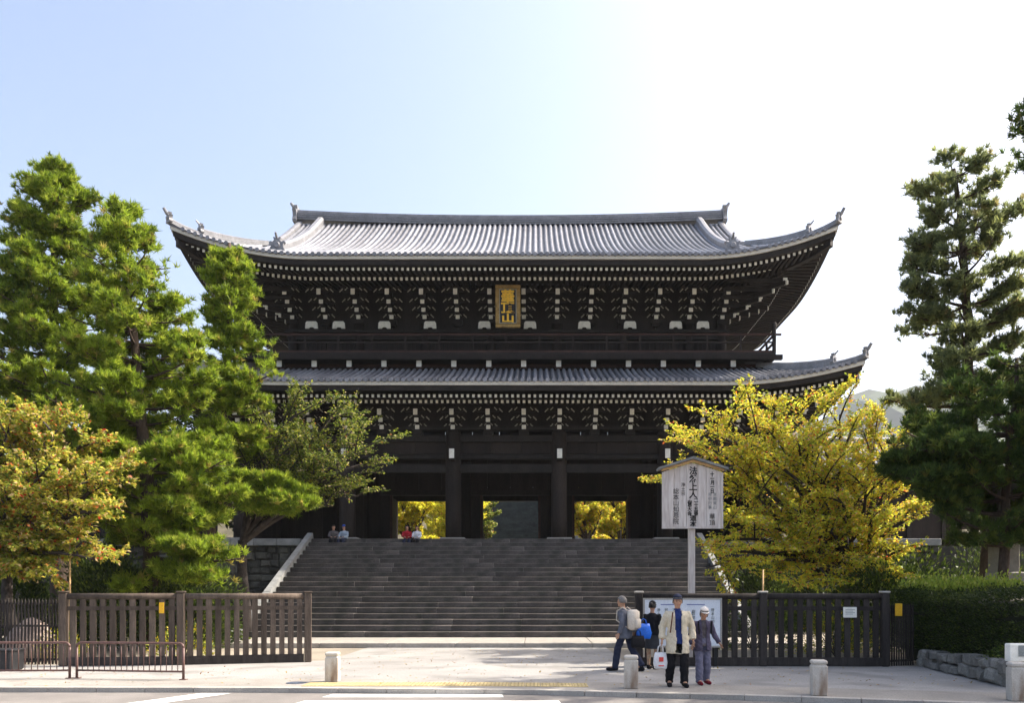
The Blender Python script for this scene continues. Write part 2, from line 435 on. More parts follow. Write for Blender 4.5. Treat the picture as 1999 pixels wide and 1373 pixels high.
# --- upper roof sheets
roofU = gb(grid_surface(lambda x, y: UP.z(x, y, True), lin(-12.3, 12.3, 60), lin(YR - UP.hd, YR + UP.hd, 41)), 'upper_roof', M_TILEB, smooth=True)
for sg in (-1, 1):
    xs = sorted([sg * x for x in lin(11.9, UP.hw, 12)])
    gb(grid_surface(lambda x, y: UP.z(x, y), xs, lin(YR - UP.hd, YR + UP.hd, 61)), 'hip_slope', M_TILEB, roofU, True)
    # gable wall and barge boards
    dS = UP.hw - 12.0; zb = UP.prof(dS) - .3; mb = MB()
    prof = [(YR + yy, UP.z(0, YR + yy, True) - .12) for yy in lin(-UP.hd + dS, UP.hd - dS, 15)]
    vs = [(sg * 11.9, y, z) for y, z in prof] + [(sg * 11.9, prof[-1][0], zb), (sg * 11.9, prof[0][0], zb)]
    mb.add(vs, [tuple(range(len(vs)))]); gb(mb, 'gable_wall', M_WOOD2, roofU)
    for s2 in (-1, 1):
        pts = [(sg * 12.27, YR + s2 * yy, UP.z(0, YR + yy, True) - .45) for yy in lin(UP.hd - dS - .3, .05, 10)]
        gb(MB().strip(pts, .12, .42), 'barge_board', M_WOOD, roofU)
        pts = [(sg * 12.2, YR + s2 * yy, UP.z(0, YR + yy, True) + .02) for yy in lin(UP.hd - dS - .2, .2, 10)]
        gb(MB().strip(pts, .34, .24), 'verge_tiles', M_RIDGE, roofU)
roofL = gb(grid_surface(lambda x, y: LO.z(x, y), lin(-LO.hw, LO.hw, 90), lin(LO.yf, LO.yf + 5.0, 12)), 'lower_roof', M_TILEB, smooth=True)
for sg in (-1, 1):
    xs = sorted([sg * x for x in lin(LO.hw - 5.2, LO.hw, 12)])
    gb(grid_surface(lambda x, y: LO.z(x, y), xs, lin(LO.yf + 4.9, YR + LO.hd, 40)), 'hip_slope', M_TILEB, roofL, True)

# --- rows of round cover tiles with their disc ends, one part per row
def tile_rows(rf, parent, dtop, pitch=.29, rad=.088):
    n = int(rf.hw / pitch)
    for i in range(-n, n + 1):
        x = i * pitch; ax = abs(x)
        if ax > rf.hw - .25: continue
        if rf.g and ax < rf.g - .25: dm = dtop
        else: dm = min(rf.hw - ax - .12, dtop)
        if rf.g and ax > rf.g - .25 and ax < rf.g + .1: continue
        if dm < .25: continue
        ns = max(3, int(dm / .9)); mb = MB(); vs = []; fs = []
        main = bool(rf.g and ax < rf.g)
        ks = [math.pi * q / 5 for q in range(6)]
        for j in range(ns + 1):
            d = -.06 + (dm + .06) * j / ns; y = rf.yf + d; z = rf.z(x, max(y, rf.yf), main) + (0 if d >= 0 else d * rf.a)
            for a in ks: vs.append((x + math.cos(a) * rad, y, z + .02 + math.sin(a) * rad * 1.15))
        for j in range(ns):
            for q in range(5):
                a = j * 6 + q; fs.append((a, a + 1, a + 7, a + 6))
        mb.add(vs, fs)
        z = rf.z(x, rf.yf, main) - .06 * rf.a + .035          # disc end
        mb.add([(x + math.cos(2 * math.pi * q / 10) * rad * 1.12, rf.yf - .065 - (.03 if False else 0), z + math.sin(2 * math.pi * q / 10) * rad * 1.12) for q in range(10)] +
               [(x + math.cos(2 * math.pi * q / 10) * rad * 1.12, rf.yf + .02, z + math.sin(2 * math.pi * q / 10) * rad * 1.12) for q in range(10)],
               [tuple(range(10))] + [(q, (q + 1) % 10, (q + 1) % 10 + 10, q + 10) for q in range(10)])
        gb(mb, 'tile_row', M_TILE, parent, smooth=False)
tile_rows(UP, roofU, 9.0)
tile_rows(LO, roofL, 3.9)
# flat pan-tile lips between the rolls, and the pale eave board, following the curve of the eave
def eave_strip(rf, name, m, parent, y, zlo, zhi, th, side=True):
    xs = lin(-rf.hw + (y - rf.yf), rf.hw - (y - rf.yf), 81); mb = MB(); vs = []; fs = []
    for x in xs:
        l = rf.lift(x, rf.yf)
        vs += [(x, y, zlo + l), (x, y + th, zlo + l), (x, y + th, zhi + l), (x, y, zhi + l)]
    for i in range(len(xs) - 1):
        for j in range(4):
            a = i * 4 + j; b = i * 4 + (j + 1) % 4; fs.append((a, a + 4, b + 4, b))
    fs += [(0, 1, 2, 3), tuple(len(vs) - 4 + q for q in (3, 2, 1, 0))]
    mb.add(vs, fs)
    off = y - rf.yf
    if side:
        for sg in (-1, 1):
            ys = lin(rf.yf + off + th + .003, YR + rf.hd - off, 61); vs = []; fs = []
            for yy in ys:
                l = rf.lift(rf.hw, yy); X = sg * (rf.hw - off)
                vs += [(X, yy, zlo + l), (X - sg * th, yy, zlo + l), (X - sg * th, yy, zhi + l), (X, yy, zhi + l)]
            for i in range(len(ys) - 1):
                for j in range(4):
                    a = i * 4 + j; b = i * 4 + (j + 1) % 4; fs.append((a, b, b + 4, a + 4))
            mb.add(vs, fs)
    return gb(mb, name, m, parent)
eave_strip(UP, 'pan_tile_lip', M_TILEB, roofU, 38.47, 17.66, 17.72, .2)
eave_strip(UP, 'eave_board', M_PLASTER, roofU, 38.52, 17.50, 17.655, .14)
eave_strip(UP, 'eave_beam', M_WOOD, roofU, 38.62, 17.25, 17.495, .18)
eave_strip(LO, 'pan_tile_lip', M_TILEB, roofL, 37.87, 11.585, 11.645, .2)
eave_strip(LO, 'eave_board', M_PLASTER, roofL, 37.92, 11.415, 11.58, .14)
eave_strip(LO, 'eave_beam', M_WOOD, roofL, 38.02, 11.19, 11.41, .18)

# --- soffits and rafters in two tiers
def soffit(rf, ze, parent, inner):
    ys = lin(rf.yf + .16, rf.yf + inner, 10); xs = lin(-rf.hw + .16, rf.hw - .16, 81)
    mb = grid_surface(lambda x, y: ze + .2 * rf.d(x, y) + rf.lift(x, y), xs, ys)
    for sg in (-1, 1):
        xx = sorted([sg * v for v in lin(rf.hw - inner, rf.hw - .16, 10)])
        m2 = grid_surface(lambda x, y: ze + .2 * rf.d(x, y) + rf.lift(x, y), xx, lin(rf.yf + inner, YR + rf.hd - .16, 40))
        mb.add(m2.v, m2.f)
    gb(mb, 'eave_soffit', M_WOOD, parent, True)
soffit(UP, 17.25, roofU, 5.2); soffit(LO, 11.19, roofL, 5.0)
def rafters(rf, parent, d0, d1, zc, slope, h, w, pitch, names):
    wood, tips = MB(), MB(); n = int((rf.hw - d0) / pitch)
    for i in range(-n, n + 1):
        x = (i + .5) * pitch
        if abs(x) > rf.hw - d0 - .1: continue
        dd = min(d1, rf.hw - abs(x)); y0 = rf.yf + d0; y1 = rf.yf + dd
        if dd < d0 + .1: continue
        za = zc + rf.lift(x, rf.yf); zb = zc + slope * (dd - d0) + rf.lift(x, y1)
        wood.beam((x, y0, za), (x, y1, zb), w, h)
        tips.box((x, y0 - .004, za), (w * .96, .02, h * .96))
    m = int((rf.hd - d0) / pitch)
    for sg in (-1, 1):
        for i in range(-m, m + 1):
            y = YR + (i + .5) * pitch
            if abs(y - YR) > rf.hd - d0 - .1: continue
            dd = min(d1, rf.hd - abs(y - YR)); x0 = sg * (rf.hw - d0); x1 = sg * (rf.hw - dd)
            if dd < d0 + .1: continue
            za = zc + rf.lift(rf.hw, y); zb = zc + slope * (dd - d0) + rf.lift(x1, y)
            wood.beam((x0, y, za), (x1, y, zb), w, h)
            tips.box((x0 + sg * .004, y, za), (.02, w * .96, h * .96))
    o = gb(wood, names[0], M_WOOD, parent); o["kind"] = "stuff"
    t = gb(tips, names[1], M_WHITE, parent); t["kind"] = "stuff"
rafters(UP, roofU, .42, 2.2, 17.175, .2, .15, .125, .262, ('flying_rafters', 'white_rafter_ends'))
rafters(UP, roofU, 1.72, 5.0, 17.215, .2, .17, .13, .262, ('base_rafters', 'white_rafter_ends'))
rafters(LO, roofL, .55, 2.0, 11.03, .2, .15, .125, .262, ('flying_rafters', 'white_rafter_ends'))
rafters(LO, roofL, 1.55, 4.6, 11.00, .2, .16, .13, .262, ('base_rafters', 'white_rafter_ends'))
eave_strip(UP, 'rafter_board', M_WOOD, roofU, 40.18, 17.305, 17.40, .12)
eave_strip(LO, 'rafter_board', M_WOOD, roofL, 39.42, 11.085, 11.16, .12)
# hip beams under the corners
for rf, par, ze, inner in ((UP, roofU, 17.05, 4.6), (LO, roofL, 10.86, 3.6)):
    for sg in (-1, 1):
        for s2 in (-1, 1):
            a = (sg * (rf.hw - .25), YR + s2 * (rf.hd - .25)); b = (sg * (rf.hw - inner), YR + s2 * (rf.hd - inner))
            pts = []
            for t in lin(0, 1, 8):
                x = a[0] + (b[0] - a[0]) * t; y = a[1] + (b[1] - a[1]) * t
                pts.append((x, y, ze + .2 * rf.d(x, y) + rf.lift(x, y) - .12))
            gb(MB().strip(pts, .28, .36), 'hip_beam', M_WOOD, par)

# --- ridges
def ogre_tile(c, w, h, t, yaw=0.0, name='ridge_end_tile', parent=None):
    """ridge-end tile: shouldered slab with two curled horns and a boss"""
    ol = [(-.5, 0), (.5, 0), (.56, .12), (.46, .34), (.50, .52), (.62, .66), (.50, .70), (.34, .62), (.22, .78), (.30, .98), (.20, 1.0), (.07, .86), (0, .92),
          (-.07, .86), (-.20, 1.0), (-.30, .98), (-.22, .78), (-.34, .62), (-.50, .70), (-.62, .66), (-.50, .52), (-.46, .34), (-.56, .12)]
    mb = MB(); mb.prism([(x * w, z * h) for x, z in ol], -t / 2, t / 2)
    mb.tube([(0, -t / 2 - .06, h * .4), (0, -t / 2 + .02, h * .4)], [w * .2, w * .3], 10)
    mb.tube([(0, -.05, h * .86), (0, -t * .9, h * 1.02), (0, -t * 1.5, h * 1.2)], [w * .11, w * .10, w * .08], 8)
    M = Matrix.Translation(Vector(c)) @ Matrix.Rotation(yaw, 4, 'Z')
    mb.v = [tuple(M @ Vector(p)) for p in mb.v]
    return gb(mb, name, M_RIDGE, parent)
rz = UP.z(0, YR, True) - .12
def sag(x): return .30 * (abs(x) / 12.3) ** 2.2
rxs = lin(-12.35, 12.35, 41)
ridge = gb(MB().strip([(x, YR, rz + sag(x)) for x in rxs], .66, .46), 'main_ridge', M_RIDGE, roofU)
for q, (hh, ww) in enumerate([(.10, .74), (.22, .72), (.34, .70)]):
    gb(MB().strip([(x, YR, rz + sag(x) + hh) for x in rxs], ww, .05), 'ridge_course', M_TILE, ridge)
gb(MB().strip([(x, YR, rz + sag(x) + .45) for x in rxs], .40, .17), 'ridge_cap', M_RIDGE, ridge)
for sg in (-1, 1):
    ogre_tile((sg * 12.42, YR, rz + .1), .95, 1.05, .22, sg * math.pi / 2, 'ridge_end_tile', ridge)
    # descending ridge on the slope with its end tile
    pts = [(sg * 10.95, UP.yf + d, UP.z(sg * 10.95, UP.yf + d, True) + .04) for d in lin(1.0, 8.95, 14)]
    ds = gb(MB().strip(pts, .42, [.42 + .10 * max(0, (d - 6) / 3) for d in lin(1.0, 8.95, 14)]), 'descending_ridge', M_RIDGE, roofU)
    ogre_tile((sg * 10.95, UP.yf + .95, UP.z(sg * 10.95, UP.yf + 1, True)), .62, .66, .2, 0, 'ridge_end_tile', ds)
def hip_ridges(rf, parent, dend, din):
    for sg in (-1, 1):
        for s2 in (-1, 1):
            def P(d, up=0): 
                x = sg * (rf.hw - d); y = YR + s2 * (rf.hd - d)
                return (x, y, rf.z(x, y) + up)
            yaw = math.atan2(-sg, -s2) + math.pi if False else math.atan2(sg, -s2)
            hp = gb(MB().strip([P(d, .03) for d in lin(.0, dend, 14)], .30, .26), 'hip_ridge', M_RIDGE, parent)
            hu = gb(MB().strip([P(d, .24) for d in lin(din, dend, 10)], .24, [.24, .24, .23, .22, .2, .18, .15, .12, .08, .04]), 'upper_hip_ridge', M_RIDGE, parent)
            if s2 < 0:
                p = P(0, .06); ogre_tile((p[0] - CX * 0, p[1], p[2]), .40, .50, .16, yaw, 'corner_end_tile', hp)
                p = P(din, .22); ogre_tile(p, .38, .48, .16, yaw, 'corner_end_tile', hu)
                q = P(0, .35); o = Vector((sg * .7071, s2 * .7071, 0))
                mb = MB().tube([Vector(q) - o * .1, Vector(q) + o * .12 + Vector((0, 0, .12)), Vector(q) + o * .26 + Vector((0, 0, .34))], [.085, .08, .07], 8)
                gb(mb, 'corner_finial', M_RIDGE, hp)
hip_ridges(UP, roofU, UP.hw - 12.25, 1.05)
hip_ridges(LO, roofL, 4.4, 1.1)

# --- ground floor: columns on stone plinths, tie beams, doors
for yrow in (YF, YR + .2, 54.1):
    for i, x in enumerate(COLX):
        col = gb(MB().tube([(x, yrow, TZ + .18), (x, yrow, TZ + 1.2), (x, yrow, 9.75), (x, yrow, 9.95)], [.40, .40, .385, .34], 20), 'column', M_WOOD2, smooth=True)
        gb(MB().cbox((x, yrow, TZ + .09), (1.25, 1.25, .2), .03), 'plinth_stone', M_GRAN, col)
beams = [(8.05, .42, .30), (8.62, .20, .34), (9.55, .34, .30), (9.97, .17, .62)]
for yrow in (YF, 54.1):
    for z, h, w in beams:
        for i in range(5):
            if z > 9.9:
                continue
            gb(MB().span(COLX[i] + .33, COLX[i + 1] - .33, yrow - w / 2, yrow + w / 2, z - h / 2, z + h / 2), 'tie_beam', M_WOOD)
    gb(MB().span(-13.75, 13.75, yrow - .31, yrow + .31, 9.96, 10.12), 'wall_plate', M_WOOD)
    for i in range(5):      # boarded wall between the beams
        for (za, zb) in ((8.79, 9.38),):
            nb = 3
            for q in range(nb):
                xa = COLX[i] + .36 + q * (BAY - .72) / nb
                gb(MB().span(xa + .01, xa + (BAY - .72) / nb - .01, yrow + .03, yrow + .1, za, zb), 'wall_panel', M_WOOD2)
for x in COLX:          # white-painted beam noses
    n = gb(MB().beam((x, YF - .35, 8.62), (x, YF - .85, 8.66), .26, .48), 'beam_nose', M_WOOD)
    gb(MB().box((x, YF - .865, 8.67), (.25, .03, .47)), 'beam_nose_end', M_WHITE, n)
mb = MB(); mb.span(-13.5, 13.5, YF + .2, 54.0, 9.6, 9.7); gb(mb, 'ceiling', M_WOOD)
# door wall in the middle row
yd = YR + .2
op = [(-7.0, -3.62), (-1.73, 1.76), (3.62, 7.0)]
zt = 7.45
edges = [-13.33] + [v for o_ in op for v in o_] + [13.33]
for a, b in [(edges[i], edges[i + 1]) for i in range(0, len(edges), 2)]:
    nb = max(1, int(round((b - a) / .8))); w = (b - a) / nb
    for q in range(nb):
        gb(MB().span(a + q * w + .008, a + (q + 1) * w - .008, yd - .06, yd + .06, TZ + .02, zt + .03), 'wall_board', M_WOOD2)
nb = 20; w = 26.66 / nb
for q in range(nb):
    gb(MB().span(-13.33 + q * w + .008, -13.33 + (q + 1) * w - .008, yd - .07, yd + .05, zt + .33, 9.6), 'wall_board', M_WOOD2)
gb(MB().span(-13.33, 13.33, yd - .16, yd + .16, zt + .035, zt + .32), 'door_lintel', M_WOOD)
for a, b in op:
    for x in (a + .06, b - .06): gb(MB().span(x - .07, x + .07, yd - .13, yd + .13, TZ + .02, zt + .02), 'door_jamb', M_RED)
    for x, sg in ((a, -1), (b, 1)):    # open door leaves standing behind the frame
        gb(MB().span(x - .05, x + .05, yd + .2, yd + 1.75, TZ + .12, zt - .05), 'door_leaf', M_WOOD2)
for sg in (-1, 1):      # side walls
    for (ya, yb) in ((YF + .42, yd - .4), (yd + .4, 53.7)):
        nb = 7; w = (yb - ya) / nb
        for q in range(nb):
            gb(MB().span(sg * 13.33 - .05, sg * 13.33 + .05, ya + q * w + .008, ya + (q + 1) * w - .008, TZ + .02, 9.95), 'wall_board', M_WOOD2)

# --- bracket complexes
def bracket_set(x, ywall, tips, side_len, parent=None, name='bracket_set', corner=0):
    """arms stepping out to the white-painted tips [(y, z), ...]; cross arms with chamfered pale ends"""
    mb = MB(); pale = MB(); wt = []
    zb = tips[0][1]
    mb.box((x, ywall - .02, zb - .23), (.50, .50, .22))                 # big bearing block
    mb.box((x, ywall - .02, zb - .38), (.36, .36, .10))
    for k, (y, z) in enumerate(tips):
        mb.beam((x, ywall + .3, z), (x, y, z), .19, .21)
        wt.append((x, y, z))
        yc = y + .24; L = side_len[min(k, len(side_len) - 1)]
        zc = z + .12
        mb.span(x - L / 2 + .12, x + L / 2 - .12, yc - .07, yc + .07, zc - .085, zc + .085)
        for s_ in (-1, 1):
            mb.box((x + s_ * (L / 2 - .1), yc, zc + .15), (.22, .22, .12))        # small blocks
            mb.beam((x + s_ * (L / 2 - .14), yc, zc + .02), (x + s_ * (L / 2 + .05), yc, zc + .09), .135, .13)
            pale.box((x + s_ * (L / 2 + .0), yc - .078, zc - .01), (.24, .02, .055), ry=s_ * .8)
            pale.box((x + s_ * (L / 2 - .26), yc - .078, zc + .07), (.20, .02, .05), ry=s_ * .8)
        mb.box((x, yc, zc + .15), (.22, .22, .12))
    b = gb(mb, name, M_WOOD, parent)
    p = gb(pale, 'arm_ends', M_PALE, b); p['kind'] = 'stuff'
    for (tx, ty, tz) in wt:
        hh = .30 if (tx, ty, tz) == wt[-1] else .21
        gb(MB().cbox((tx, ty - .012, tz), (.21, .05, hh), .012), 'bracket_tip', M_WHITE, b)
    return b
XU = [(-6.5 + i) * 1.73 for i in range(14)]
YU = 43.1
tipsU = [(42.85, 16.22), (42.42, 16.45), (41.98, 16.72), (41.50, 17.06)]
for i, x in enumerate(XU):
    bracket_set(x, YU, tipsU, (.75, 1.05, 1.2, 1.25))
XL = [(-7.5 + i) * BAY / 3 for i in range(16)]
tipsL = [(40.98, 10.08), (40.68, 10.38), (40.32, 10.70)]
for x in XL:
    bracket_set(x, YF, tipsL, (.8, 1.1, 1.3))
# diagonal corner brackets
def corner_bracket(sg, x, y, z, n, step, rise, ln):
    mb = MB(); wt = []
    for k in range(n):
        e = (x + sg * step * (k + 1), y - step * (k + 1), z + rise * k)
        mb.beam((x - sg * .3, y + .3, e[2]), e, .22, .2); wt.append((e, math.pi / 4 * -sg))
        # side arms to the flank
        f = (x + sg * step * (k + 1) * 1.05, y + .45 + .15 * k, z + rise * k)
        mb.beam((x - sg * .3, f[1], f[2]), f, .18, .2); wt.append((f, math.pi / 2))
        mb.beam((x - sg * .3, e[1] + .2, e[2] + .18), (x + sg * step * (k + 1) * .9 + sg * .25, e[1] + .2, e[2] + .18), .16, .16)
        wt.append(((x + sg * step * (k + 1) * .9 + sg * .25, e[1] + .11, e[2] + .18), 0))
    b = gb(mb, 'corner_bracket', M_WOOD)
    for e, a in wt:
        gb(MB().box((e[0], e[1] - .02, e[2]), (.2, .06, .2), rz=a), 'bracket_tip', M_WHITE, b)
for sg in (-1, 1):
    corner_bracket(sg, sg * 11.25, YU, 16.2, 5, .52, .23, 1)
    corner_bracket(sg, sg * 13.33, YF, 10.1, 4, .42, .26, 1)

for i in range(15):
    xa = -2.5 * BAY + i * BAY / 3
    for yy in (YF + .16, 53.8):
        gb(MB().span(xa + .01, xa + BAY / 3 - .01, yy, yy + .1, 10.0, 13.2), 'wall_panel', M_WOOD)
for sg in (-1, 1):
    gb(MB().span(sg * 13.33 - .05, sg * 13.33 + .05, YF + .3, 53.7, 9.97, 13.2), 'side_wall', M_WOOD)
# --- upper storey
for i, x in enumerate(XU):
    if i % 2 == 0 or i in (13,):
        gb(MB().tube([(x, YU, 13.6), (x, YU, 15.95)], .26, 14), 'upper_column', M_WOOD2, smooth=True)
for i in range(13):
    xa, xb = XU[i], XU[i + 1]
    gb(MB().span(xa + .02, xb - .02, YU + .02, YU + .12, 13.75, 15.05), 'wall_panel', M_WOOD2)
    gb(MB().span(xa + .02, xb - .02, YU + .04, YU + .14, 15.42, 18.0), 'wall_panel', M_WOOD)
    mbl = MB()                                  # lattice in front of the panel
    for q in range(6):
        xx = xa + .3 + q * (1.73 - .6) / 5; mbl.span(xx - .03, xx + .03, YU - .04, YU + .018, 13.9, 14.98)
    gb(mbl, 'lattice', M_WOOD)['kind'] = 'stuff'
for z, h, w in ((15.22, .34, .30), (13.78, .26, .32)):
    gb(MB().span(-11.5, 11.5, YU - w / 2 - .05, YU + w / 2 - .05, z - h / 2, z + h / 2), 'upper_tie_beam', M_WOOD)
gb(MB().span(-11.6, 11.6, YU - .34, YU + .3, 15.40, 15.55), 'upper_plate', M_WOOD)
for sg in (-1, 1):
    gb(MB().span(sg * 11.25 - .1, sg * 11.25 + .1, YU + .3, 52.2, 13.4, 18.0), 'upper_side_wall', M_WOOD2)
gb(MB().span(-11.1, 11.1, 52.2, 52.4, 13.4, 18.0), 'upper_rear_wall', M_WOOD2)
# white frog-leg struts above the tie beam
for xo in (1.19, 4.02, 6.40, 8.78, 10.2):
    for sg in (-1, 1):
        x = sg * xo; w, h = .66, .37; z = 15.575
        ol = [(x - w / 2, z), (x - w * .2, z), (x - w * .12, z + .07), (x + w * .12, z + .07), (x + w * .2, z), (x + w / 2, z), (x + w * .46, z + h * .8), (x + w * .36, z + h), (x - w * .36, z + h), (x - w * .46, z + h * .8)]
        gb(MB().prism(ol, YU - .42, YU - .33), 'frog_leg_strut', M_WHITE)
for px_ in (-8.75, -8.2, -6.45, -.35, 7.95):       # pasted paper slips behind the railing
    gb(MB().span(px_ - .17, px_ + .17, YU - .075, YU - .06, 14.32, 14.52), 'paper_slip', M_WHITE)

# --- balcony
BX, BY, BZ = 13.45, 40.85, 13.78
bal = gb(MB().span(-BX, BX, BY, YU + .1, BZ - .1, BZ), 'balcony_floor', M_WOOD)
for sg in (-1, 1):
    gb(MB().span(min(sg * BX, sg * 11.2), max(sg * BX, sg * 11.2), YU + .1, 52, BZ - .1, BZ), 'balcony_floor', M_WOOD)
    gb(MB().span(min(sg * BX, sg * (BX - .22)) , max(sg * BX, sg * (BX - .22)), BY + .26, 52, BZ - .33, BZ - .1), 'balcony_edge_beam', M_WOOD)
gb(MB().span(-BX - .35, BX + .35, BY, BY + .25, BZ - .33, BZ - .1), 'balcony_edge_beam', M_WOOD2)
gb(MB().span(-BX + .5, BX - .5, BY + .9, BY + 1.1, BZ - .6, BZ - .33), 'balcony_inner_beam', M_RED)
gb(MB().span(-12.4, 12.4, YU - .25, YU - .1, 12.6, BZ - .1), 'waist_wall', M_RED)
for i in range(14):                                  # projecting joists with white ends
    x = (-6.5 + i) * 1.755
    j = gb(MB().beam((x, YU - .1, 13.33), (x, BY + .35, 13.33), .2, .24), 'balcony_bracket', M_WOOD)
    gb(MB().cbox((x, BY + .33, 13.33), (.26, .06, .36), .02), 'bracket_end', M_WHITE, j)
    gb(MB().span(x - .16, x + .16, BY + .42, BY + .75, 13.08, 13.2), 'bearing_block', M_RED, j)
rail = gb(MB().span(-BX - .3, BX + .3, BY + .06, BY + .16, 14.66, 14.75), 'balcony_rail', M_RED)
gb(MB().span(-BX, BX, BY + .07, BY + .15, 14.28, 14.35), 'middle_rail', M_WOOD2, rail)
gb(MB().span(-BX, BX, BY + .06, BY + .17, BZ + .02, BZ + .12), 'bottom_rail', M_RED, rail)
for i in range(17):
    x = -BX + .05 + i * (2 * BX - .1) / 16
    gb(MB().span(x - .05, x + .05, BY + .065, BY + .155, BZ, 14.67), 'rail_post', M_WOOD2, rail)
for sg in (-1, 1):
    x = sg * (BX - .05)
    gb(MB().tube([(x, BY + .11, BZ), (x, BY + .11, 15.0), (x, BY + .11, 15.1), (x, BY + .11, 15.25), (x, BY + .11, 15.35)], [.10, .10, .13, .12, .03], 12), 'corner_newel', M_WOOD, rail)
    for z in (14.70, 14.31, BZ + .07):
        gb(MB().span(x - .045, x + .045, BY + .16, 52, z - .045, z + .045), 'side_rail', M_RED, rail)
    for q in range(7):
        gb(MB().span(x - .045, x + .045, BY + 1.4 + q * 1.6, BY + 1.5 + q * 1.6, BZ, 14.7), 'rail_post', M_WOOD2, rail)

# --- name plaque hanging under the upper eave (the mountain name in gold)
def text_mesh(s, size, extrude=.01, bold=0.0):
    cu = bpy.data.curves.new('t', 'FONT'); cu.body = s; cu.size = size; cu.extrude = extrude; cu.align_x = 'CENTER'; cu.align_y = 'CENTER'
    cu.offset = bold; cu.resolution_u = 3
    o = bpy.data.objects.new('t', cu); C.objects.link(o)
    dg = bpy.context.evaluated_depsgraph_get(); me = bpy.data.meshes.new_from_object(o.evaluated_get(dg))
    bpy.data.objects.remove(o); bpy.data.curves.remove(cu)
    n = len(me.vertices)
    if n:
        co = np.empty(n * 3, 'f'); me.vertices.foreach_get('co', co); co = co.reshape(-1, 3)
        c = (co.max(0) + co.min(0)) / 2; c[2] = 0; co -= c; me.vertices.foreach_set('co', co.ravel()); me.update()
    return me
def glyph(ch, size, loc, rot, mt, parent, name='letter', sx=1.0, sy=1.0, extrude=.012, bold=0.0):
    me = text_mesh(ch, size, extrude, bold); o = link(name, me, mt, parent)
    o.location = loc; o.rotation_euler = rot; o.scale = (sx, sy, 1)
    return o
PW, PH = 1.26, 2.06; tilt = R(10)
pq = thing('name_plaque', (CX + .09, 41.22, 15.12), "gilt-framed plaque with three gold characters under the upper eave", "plaque")
pq.rotation_euler = (tilt, 0, 0)
MB().span(-PW / 2 + .1, PW / 2 - .1, -.04, .06, .1, PH - .1).build('plaque_field', M_NAVY, pq, local=True)
for (xa, xb, za, zb) in ((-PW / 2, PW / 2, 0, .19), (-PW / 2, PW / 2, PH - .19, PH), (-PW / 2, -PW / 2 + .2, .19, PH - .19), (PW / 2 - .2, PW / 2, .19, PH - .19)):
    f = MB().cbox(((xa + xb) / 2, -.02, (za + zb) / 2), (xb - xa - .004, .2, zb - za - .004), .03).build('frame_board', M_GOLDF, pq, local=True)
    ix0, ix1, iz0, iz1 = xa + .02, xb - .02, za + .02, zb - .02
for (xa, xb, za, zb) in ((-.44, .44, .2, .25), (-.44, .44, PH - .25, PH - .2), (-.44, -.39, .25, PH - .25), (.39, .44, .25, PH - .25)):
    MB().span(xa, xb, -.1, -.045, za, zb).build('inner_moulding', M_PALE, pq, local=True)
for ch, zc, sy in (('華', 1.50, 1.12), ('頂', .95, .95), ('山', .46, .72)):
    glyph(ch, .60, (0, -.075, zc), (R(90), 0, 0), M_GOLD, pq, sx=1.12, sy=sy, extrude=.03, bold=.02)

# --- stair house beside the gate (right), its tiled roof showing between the trees
for wx, lab in ((19.5, "small tile-roofed timber stair house beside the gate behind the yellow tree"), (-22.4, "small tile-roofed timber stair house beside the gate behind the pines")):
  W = thing('stair_house', (wx, 47.5, TZ), lab, "building", "stair houses flanking the gate"); wy = 47.5
  for (xa, xb, ya, yb) in ((-3, 3, -2.5, -2.4), (-3, -2.9, -2.4, 2.5), (2.9, 3, -2.4, 2.5), (-3, 3, 2.5, 2.6)):
      MB().span(wx + xa, wx + xb, wy + ya, wy + yb, TZ, 8.4).build('wall', M_WOOD2, W)
  for xa in (-2.9, -1, 1, 2.9):
      MB().span(wx + xa - .12, wx + xa + .12, wy - 2.62, wy - 2.5, TZ, 8.4).build('post', M_WOOD, W)
  mb = MB(); nx = 17
  xs = lin(-4.2, 4.2, 17); ys = lin(-3.9, 3.9, 15)
  mb2 = grid_surface(lambda x, y: 8.3 + .42 * (3.9 - abs(y)) + .03 * (3.9 - abs(y)) ** 2, xs, ys)
  mb2.v = [(x + wx, y + wy, z) for x, y, z in mb2.v]
  wr = mb2.build('roof', M_TILEB, W, True)
  for i in range(29):
      x = -4.1 + i * .293
      mb = MB().tube([(wx + x, wy - 3.93 + t * 3.9, 8.32 + .42 * 3.9 * t + .03 * (3.9 * t) ** 2) for t in lin(0, 1, 6)], .085, 8)
      mb.build('tile_row', M_TILE, wr)
  MB().strip([(wx + x, wy, 10.3 + .1 * (abs(x) / 4) ** 2) for x in lin(-4.2, 4.2, 9)], .5, .5).build('ridge', M_RIDGE, wr)
  MB().span(wx - 4.15, wx + 4.15, wy - 3.85, wy - 3.7, 8.05, 8.25).build('eave_board', M_WOOD, wr)


